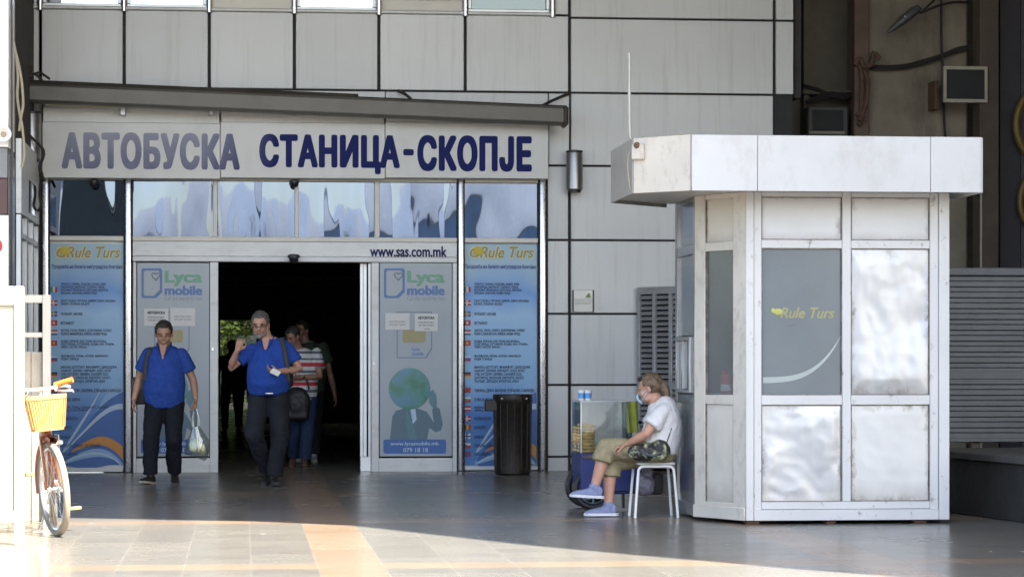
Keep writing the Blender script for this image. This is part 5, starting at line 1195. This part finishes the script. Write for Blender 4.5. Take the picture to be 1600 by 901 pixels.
# the man with the plastic bag, left ------------------------------------------
g1 = gnd(257, 755); TOR = [(0, 0, .80, .165, .11), (0, 0, .86, .178, .128), (0, -.02, .98, .190, .148), (0, -.02, 1.10, .192, .146), (0, 0, 1.24, .188, .128), (0, .005, 1.335, .182, .108), (0, .01, 1.385, .160, .09), (0, .01, 1.42, .118, .076), (0, .01, 1.46, .068, .064)]
def ex1(t, B, P, Mh):
    e = MB(); e.loft([(-.14, -.085, 1.41), (-.175, -.10, 1.33), (-.185, -.125, 1.2), (-.19, -.12, 1.08)], [(.02, .006)]*4, side=(1, 0, 0), seg=8)
    e.loft([(-.14, -.085, 1.41), (-.15, .02, 1.43), (-.17, .12, 1.33), (-.2, .15, 1.05)], [(.02, .006)]*4, side=(1, 0, 0), seg=8); e.xf(B); st_ = e
    bag = thing('shoulder_bag', B @ Vector((-.24, .08, .82)), 'black shoulder bag hanging at the hip of the left man', 'bag'); st_.build('strap', bagm, bag)
    e = MB(); e.box(-.36, -.12, .02, .16, .83, 1.12, .03, 2); e.xf(B); fu = e.build('bag_body', bagm, bag)
    e = MB(); e.box(-.35, -.13, .005, .018, .98, 1.10, .004); e.xf(B); e.build('flap', mat('bag_flap', (.02, .02, .023), .5), bag)
    hp_ = Vector((.335, -.06, .80)); pb = thing('plastic_bag', B @ Vector((.37, -.06, .28)), 'thin white plastic shopping bag with yellow green contents in the left man\'s hand', 'bag'); e = MB()
    plastic = NT('thin_plastic'); d_ = plastic.n('BsdfTranslucent', {'Color': (.75, .78, .76)}); tr = plastic.n('BsdfTransparent', {'Color': (.95, .96, .95)}); gl = plastic.n('BsdfGlossy', {'Color': (.9, .9, .9), 'Roughness': .2})
    x1 = plastic.n('MixShader', {0: .32, 1: tr.outputs[0], 2: d_.outputs[0]}); x2 = plastic.n('MixShader', {0: .16, 1: x1.outputs[0], 2: gl.outputs[0]}); plastic.t.links.new(x2.outputs[0], plastic.out.inputs[0])
    cs = [(.345, -.06, .28), (.35, -.06, .29), (.355, -.06, .36), (.352, -.06, .46), (.345, -.06, .55), (.338, -.06, .60)]; n = 28
    rr = [(.09, .05), (.115, .075), (.125, .085), (.105, .07), (.06, .04), (.035, .03)]; e.loft(cs, rr, side=(1, 0, 0), seg=n, cap=False)
    for v in e.bm.verts:
        c0_ = Vector((.35, -.06, v.co.z)); dd = v.co-c0_; a = math.atan2(dd.y, dd.x); v.co = c0_+dd*(1+.16*math.sin(a*7+v.co.z*14)+.1*noise.noise(v.co*25))
    for k in (-1, 1): e.loft([(.338+k*.03, -.06, .60), (.335+k*.03, -.06, .7), (.335+k*.006, -.06, .795), (.335, -.06, .80)], [(.016, .004), (.010, .003), (.008, .003), (.006, .003)], side=(1, 0, 0), seg=8)
    e.xf(B); e.build('film', plastic.m, pb, ang=90)
    e = MB(); e.ell((.33, -.06, .40), (.06, .045, .075)); e.ell((.395, -.05, .37), (.045, .04, .06)); e.xf(B); e.build('contents', mat('produce', (.42, .46, .16), .6, var=.3, scale=14), pb)
    e = MB(); 
    for k in range(5): e.tube([(.345+.01*k, -.06, .42), (.335+.012*k, -.07, .5), (.34+.006*k, -.06, .57)], .007, 6)
    e.xf(B); e.build('green_stalk', mat('stalk', (.14, .26, .08), .6), pb)
    e = MB(); e.ell((.085, -.152, 1.2), (.022, .006, .008)); e.xf(B); e.build('embroidery', C['red'], t)
    e = MB(); e.tube([(-.30, -.03, .80), (-.285, -.05, .745)], .0035, 6); e.xf(B); tag(e.build('cigarette', M['paper']), 'small white cigarette in the fingers of the left man', 'cigarette')
person('man in royal blue polo with a plastic bag, before the left sliding door', g1, 0, (0.0, -.05, 1.578), (.10, -.93, -.30), (0, .0, 1.46), TOR,
       [((-.175, 0, 1.35), (-.275, .03, 1.09), (-.315, -.04, .885)), ((.185, 0, 1.35), (.300, .03, 1.08), (.335, -.05, .89))],
       [((-.095, 0, .84), (-.125, -.12, .47), (-.135, -.10, .075), (-.45, -1, .12)), ((.10, 0, .84), (.105, -.06, .46), (.085, .16, .10), (.2, -1, -.28))],
       'tan', (hair_dk, 'short'), (royal, .80, .62, .022, royal), (navyt, (.112, .088, .08, .078), .94), (leather, sole),
       [((-.05, -.25, -1), (1, 0, 0), (0, -1, 0), .35), ((-.02, -.1, -1), (-1, 0, 0), (0, -1, 0), .75)], extra=ex1, hs=1.12)

# the man with spectacles in the doorway ---------------------------------------
g2 = gnd(425, 758)
TOR2 = [(-.03, 0, .94, .180, .12), (-.03, -.01, .99, .192, .145), (-.035, -.045, 1.08, .200, .172), (-.03, -.05, 1.17, .200, .170), (-.02, -.01, 1.31, .192, .135), (-.01, .0, 1.40, .185, .112), (-.02, 0, 1.45, .165, .094), (-.03, 0, 1.485, .122, .08), (-.035, 0, 1.53, .07, .066)]
def ex2(t, B, P, Mh):
    e = MB(); fr = mat('spectacle_frame', (.05, .03, .03), .4)
    for k in (-1, 1):
        c_ = P(k*.033, .104, -.002); e.torus(c_, .021, .0022, Mh @ Matrix.Rotation(R(90), 3, 'X'), 18, 6); e.tube([P(k*.054, .102, .003), P(k*.078, .06, .004), P(k*.082, .0, .0)], .002, 5)
    e.tube([P(-.012, .107, .0), P(.012, .107, 0)], .002, 5); e.xf(B); tag(e.build('spectacles', fr), 'thin framed spectacles worn by the grey haired man in the doorway', 'spectacles')
    e = MB(); bd = mat('beard_grey', (.20, .185, .17), .9, var=.4, scale=80)
    e.ell(P(0, .05, -.098), (.045, .05, .032), Mh); e.ell(P(0, .096, -.0545), (.03, .011, .007), Mh)
    for k in (-1, 1): e.ell(P(k*.048, .03, -.072), (.017, .04, .034), Mh)
    me = fuse(e, .006, 2); me.transform(B); link('beard', me, bd, t)
    e = MB(); e.loft([(-.03, -.01, .945), (-.03, -.01, .985)], [(.196, .150), (.198, .153)], side=(1, 0, 0), seg=28); e.xf(B); bl = e.build('belt', leather, t)
    e = MB(); e.box(-.055, .03, -.185, -.162, .945, .985, .006); e.xf(B); e.build('buckle', M['chrome'], bl)
    e = MB(); e.loft([(.10, -.085, 1.52), (.14, -.12, 1.40), (.165, -.15, 1.25), (.18, -.14, 1.08)], [(.024, .007)]*4, side=(1, 0, 0), seg=8); e.loft([(.10, -.085, 1.52), (.12, .03, 1.53), (.13, .13, 1.45)], [(.024, .007)]*3, side=(1, 0, 0), seg=8)
    e.xf(B); bp = thing('backpack', B @ Vector((.1, .2, 1.0)), 'black rucksack on the back of the man with spectacles', 'bag'); e.build('strap', bagm, bp)
    e = MB(); e.box(-.12, .2, .13, .28, 1.0, 1.46, .05, 3); e.xf(B); e.build('bag_body', bagm, bp)
    e = MB(); e.obox((.005, -.30, 1.165), (.085, -.01, -.04), (.03, .03, .045), (0, -.012, .006), .002); e.xf(B); ph = e
    ph = ph.build('handset', M['paper']); tag(ph, 'white pocket phone held by the man with spectacles', 'phone')
person('grey haired man in blue polo and spectacles walking out of the dark doorway', g2, 0, (-.115, -.06, 1.665), (-.05, -.96, -.22), (-.055, 0, 1.525), TOR2,
       [((-.215, 0, 1.40), (-.425, -.06, 1.215), (-.335, -.21, 1.395)), ((.165, 0, 1.41), (.285, .0, 1.20), (.085, -.22, 1.18))],
       [((-.125, 0, .94), (-.175, -.12, .54), (-.065, .24, .14), (-.1, -1, -.4)), ((.065, 0, .94), (.085, -.07, .50), (.03, -.06, .078), (.3, -1, .06))],
       'red', (hair_gr, 'short'), (royal2, .985, .6, .02, royal2), (jean, (.118, .094, .085, .082), .95), (leather, solek),
       [((.35, -.2, .95), (.5, .9, 0), (.9, 0, -.2), .7), ((-.9, -.35, .1), (0, -.2, 1), (.2, -1, .3), .6)], extra=ex2, hs=1.13)

# man in the striped polo, behind ----------------------------------------------
g3 = gnd(470, 729)
def m_stripe():
    m = NT('striped_knit'); z = m.n('SeparateXYZ', {0: m.n('NewGeometry').outputs['Position']}).outputs[2]
    f_ = m.math('FRACT', m.math('DIVIDE', m.math('SUBTRACT', z, .86), .235)); nd = m.n('ValToRGB', {'Fac': f_}); nd.color_ramp.interpolation = 'CONSTANT'; e = nd.color_ramp.elements
    cs = [(0, (.55, .54, .52)), (.22, (.10, .11, .13)), (.36, (.55, .54, .52)), (.56, (.38, .03, .045)), (.76, (.55, .54, .52)), (.9, (.10, .11, .13))]
    while len(e) < len(cs): e.new(.5)
    for el, (p, c) in zip(e, cs): el.position = p; el.color = (*c, 1)
    return m.set(Base_Color=nd.outputs[0], Roughness=.85)
def ex3(t, B, P, Mh):
    bg_ = thing('travel_bag', B @ Vector((-.03, -.22, .55)), 'big black travel bag carried by the man in the striped shirt', 'bag'); e = MB()
    e.ell((-.03, -.24, .78), (.17, .12, .2)); e.box(-.17, .12, -.33, -.16, .58, .86, .05, 3); me = fuse(e, .014, 3, folds(.015, 7, 7)); me.transform(B); link('bag_body', me, bagm, bg_)
    e = MB(); e.tube([(-.14, -.24, .95), (-.1, -.22, 1.08), (.06, -.2, 1.1), (.12, -.22, .95)], .012, 8, 5); e.xf(B); e.build('handle', bagm, bg_)
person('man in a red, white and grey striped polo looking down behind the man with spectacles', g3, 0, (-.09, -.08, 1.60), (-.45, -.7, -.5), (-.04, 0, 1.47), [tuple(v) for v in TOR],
       [((-.19, 0, 1.38), (-.26, -.08, 1.12), (-.06, -.24, 1.08)), ((.195, 0, 1.38), (.24, -.1, 1.10), (-.0, -.24, 1.10))],
       [((-.09, 0, .84), (-.06, .1, .46), (-.12, .3, .1), (0, -1, -.2)), ((.09, 0, .84), (.085, -.05, .46), (.05, -.04, .075), (.1, -1, 0))],
       'dark', (hair_dk, 'short'), (m_stripe(), .80, .62, .014, None), (cloth('jeans_blue', (.022, .035, .075)), (.112, .088, .08, .078), .94), (mat('sandal', (.12, .06, .04), .7), solek),
       [((.9, -.3, 0), (0, 0, 1), (0, -1, .3), .5), ((-.9, -.3, 0), (0, 0, 1), (0, -1, .3), .5)], extra=ex3, vox=.01)
# man in the green shirt
g4 = gnd(487, 722)
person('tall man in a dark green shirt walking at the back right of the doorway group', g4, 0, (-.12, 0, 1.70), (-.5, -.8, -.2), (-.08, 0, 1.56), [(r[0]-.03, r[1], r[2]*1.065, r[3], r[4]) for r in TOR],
       [((-.2, 0, 1.47), (-.28, .02, 1.18), (-.27, -.1, .95)), ((.15, 0, 1.46), (.23, .05, 1.14), (.30, .0, .86))],
       [((-.12, 0, .9), (-.14, .02, .48), (-.16, .1, .08), (0, -1, 0)), ((.05, 0, .9), (.045, -.04, .48), (.03, -.02, .075), (.1, -1, 0))],
       'dark', (hair_dk, 'short'), (cloth('shirt_green', (.045, .06, .04)), .855, .55, .014, None), (cloth('trousers_dark', (.02, .02, .022)), (.112, .088, .08, .078), .9), (mat('white_trainer', (.5, .5, .5), .6), sole),
       [((.0, -.1, -1), (1, 0, 0), (0, -1, 0), .35), ((.15, -.1, -1), (-1, 0, 0), (0, -1, 0), .35)], vox=.01)
# far silhouettes in the hall
for k, (px, py, lab) in enumerate(((362, 676, 'person in dark clothes silhouetted far inside the hall, left of the man with spectacles'), (384, 660, 'farthest person in dark clothes deep in the hall, just beside the man with spectacles'))):
    gg = gnd(px, py); dk = cloth('dark_cloth_%d' % k, (.02, .02, .024))
    person(lab, gg, 0, (0.0, -.03, 1.582), (.3*k, -1, 0), (0, .0, 1.46), [(r[0], r[1], r[2], r[3]*.92, r[4]*.9) for r in TOR],
           [((-.175, 0, 1.35), (-.255, .03, 1.09), (-.245, -.04, .885)), ((.175, 0, 1.35), (.26, .03, 1.08), (.265, -.05, .89))],
           [((-.10, 0, .84), (-.115, -.1, .46), (-.125, -.02, .075), (-.1, -1, 0)), ((.10, 0, .84), (.115, .06, .46), (.11, .2, .1), (.1, -1, -.2))],
           'dark', (hair_dk, 'short'), (dk, .80, .62, .012, None), (navyt, (.105, .08, .07, .07), .94), (leather, solek),
           [((.0, -.1, -1), (1, 0, 0), (0, -1, 0), .35), ((.0, -.1, -1), (-1, 0, 0), (0, -1, 0), .35)], vox=.012)

# the seated woman ------------------------------------------------------------
g5 = gnd(1018, 807); g5.z = 0; khaki = cloth('capri_khaki', (.27, .235, .15)); tee = cloth('tee_white', (.62, .62, .62), .05); sneaker = mat('sneaker_lilac', (.19, .22, .37), .8, var=.2, scale=40, bump=.3, bscale=150); snsole = mat('sneaker_sole', (.55, .56, .6), .7)
WT = [(.045, 0, .47, .165, .13), (.05, 0, .54, .19, .155), (.075, 0, .65, .175, .15), (.095, 0, .76, .175, .14), (.095, 0, .84, .185, .125), (.08, 0, .905, .165, .10), (.055, 0, .945, .11, .075), (.04, 0, .97, .06, .06)]
def ex5(t, B, P, Mh):
    hm = mat('hair_blond', (.115, .078, .046), .65, var=.7, scale=28, bump=.5, bscale=140); e = MB()
    e.ell((0, -.018, .034), (.089, .108, .098), None, 32, 24)
    rl = [v for v in e.bm.verts if (v.co.y > .05 and v.co.z < .078) or (v.co.y > .0 and v.co.z < .01) or v.co.z < -.05]; bmesh.ops.delete(e.bm, geom=rl, context='VERTS')
    for v in e.bm.verts: v.co += v.co.normalized()*.004*noise.noise(Vector((v.co.x*70, v.co.y*12, v.co.z*70)))
    bmesh.ops.solidify(e.bm, geom=e.bm.faces[:], thickness=.009)
    for v in e.bm.verts: v.co = P(*v.co)
    e.xf(B); hr = e.build('hair', hm, t, ang=80)
    e = MB(); e.caps([P(0, -.09, .035), P(0, -.125, -.02), P(0, -.135, -.08), P(.0, -.13, -.125)], [.036, .042, .036, .016], 14); me = fuse(e, .008, 2, folds(.005, 40, 12)); me.transform(B); link('ponytail', me, hm, hr)
    e = MB(); e.ell(P(0, .062, .088), (.06, .03, .022), Mh); e.torus(P(0, -.1, .04), .036, .012, Mh @ Matrix.Rotation(R(80), 3, 'X'), 24, 8); e.xf(B); e.build('hair_band', M['blackplastic'], hr)
    e = MB(); e.loft([P(0, .10, -.03), P(0, .112, -.05), P(0, .112, -.08), P(0, .085, -.115)], [(.03, .006), (.052, .012), (.052, .014), (.035, .008)], side=tuple(Mh.col[0]), seg=14)
    for k in (-1, 1): e.tube([P(k*.045, .09, -.045), P(k*.07, .03, -.02), P(k*.08, -.02, .0)], .003, 5); e.tube([P(k*.04, .08, -.10), P(k*.07, .03, -.05), P(k*.08, -.02, -.01)], .003, 5)
    e.xf(B); tag(e.build('face_mask', mat('mask_blue', (.36, .55, .68), .8)), 'light blue surgical mask pulled down on the seated woman\'s face', 'mask')
    hb_ = thing('handbag', B @ Vector((-.02, -.2, .47)), 'black handbag with pale leafy pattern on the seated woman\'s lap', 'bag'); e = MB()
    e.ell((-.045, -.19, .535), (.165, .085, .075)); e.ell((.06, -.19, .555), (.09, .07, .085)); e.box(-.14, .12, -.25, -.13, .475, .56, .03, 3)
    m = NT('bag_leafy'); n_ = m.noise(16, 3, .6); me = fuse(e, .009, 3, folds(.012, 9, 9)); me.transform(B)
    link('bag_body', me, m.set(Base_Color=m.ramp(n_, [(.5, (.014, .014, .016)), (.56, (.09, .10, .06)), (.66, (.40, .42, .26))]), Roughness=.6), hb_)
    e = MB(); e.loft([(.10, -.2, .58), (.15, -.17, .72), (.165, -.1, .84), (.15, .0, .93)], [(.014, .005)]*4, side=(0, 1, 0), seg=8); e.xf(B); e.build('strap', bagm, hb_)
    e = MB(); e.loft([(-.1, -.255, .56), (-.06, -.275, .52), (.0, -.28, .51), (.06, -.27, .54)], [(.01, .006)]*4, side=(0, 0, 1), seg=8); e.xf(B); e.build('zip_flap', mat('bag_slate', (.05, .055, .065), .5), hb_)
    gb_ = thing('carrier_bag', B @ Vector((-.03, .12, .16)), 'crumpled grey and lilac carrier bag hanging behind the stool legs', 'bag'); e = MB()
    e.ell((-.045, .12, .27), (.075, .06, .10)); e.ell((-.03, .12, .36), (.045, .04, .06)); me = fuse(e, .01, 2, folds(.022, 14, 9)); me.transform(B); link('bag_body', me, mat('carrier_grey', (.13, .12, .16), .45, var=.4, scale=9), gb_)
    e = MB(); e.tube([(-.045, .12, .38), (-.03, .115, .43)], .006, 6); e.xf(B); e.build('handle', M['cable'], gb_)
    e = MB(); e.box(.0, .11, .2, .36, .17, .36, .03, 2); e.xf(B); tag(e.build('black_pack', bagm), 'small black pack standing on the pavement cart step behind the stool', 'bag')
person('seated woman in white tee and khaki capris with crossed legs on the metal stool', g5, 0, (-.015, 0, 1.055), (-.95, .24, -.16), (.035, 0, .965), WT,
       [((.075, -.165, .865), (-.065, -.235, .68), (-.21, -.15, .60)), ((.075, .165, .865), (-.05, .2, .67), (-.22, .02, .57))],
       [((.0, -.09, .535), (-.375, -.05, .565), (-.475, -.10, .235), (-1, .0, .06)), ((.0, .09, .53), (-.335, .045, .455), (-.355, .0, .085), (-1, -.05, 0))],
       'red', None, (tee, (1,), .62, .012, None), (khaki, (.108, .088, .085, .088), .34), (sneaker, snsole),
       [((-.95, .1, -.35), (0, .3, -1), (0, -1, 0), .8), ((-.9, -.2, -.3), (0, .2, -1), (0, 1, 0), .8)], side=(0, 1, 0), extra=ex5, jaw=1.03, vox=.008, hs=.97, hup=(0, 0, 1))
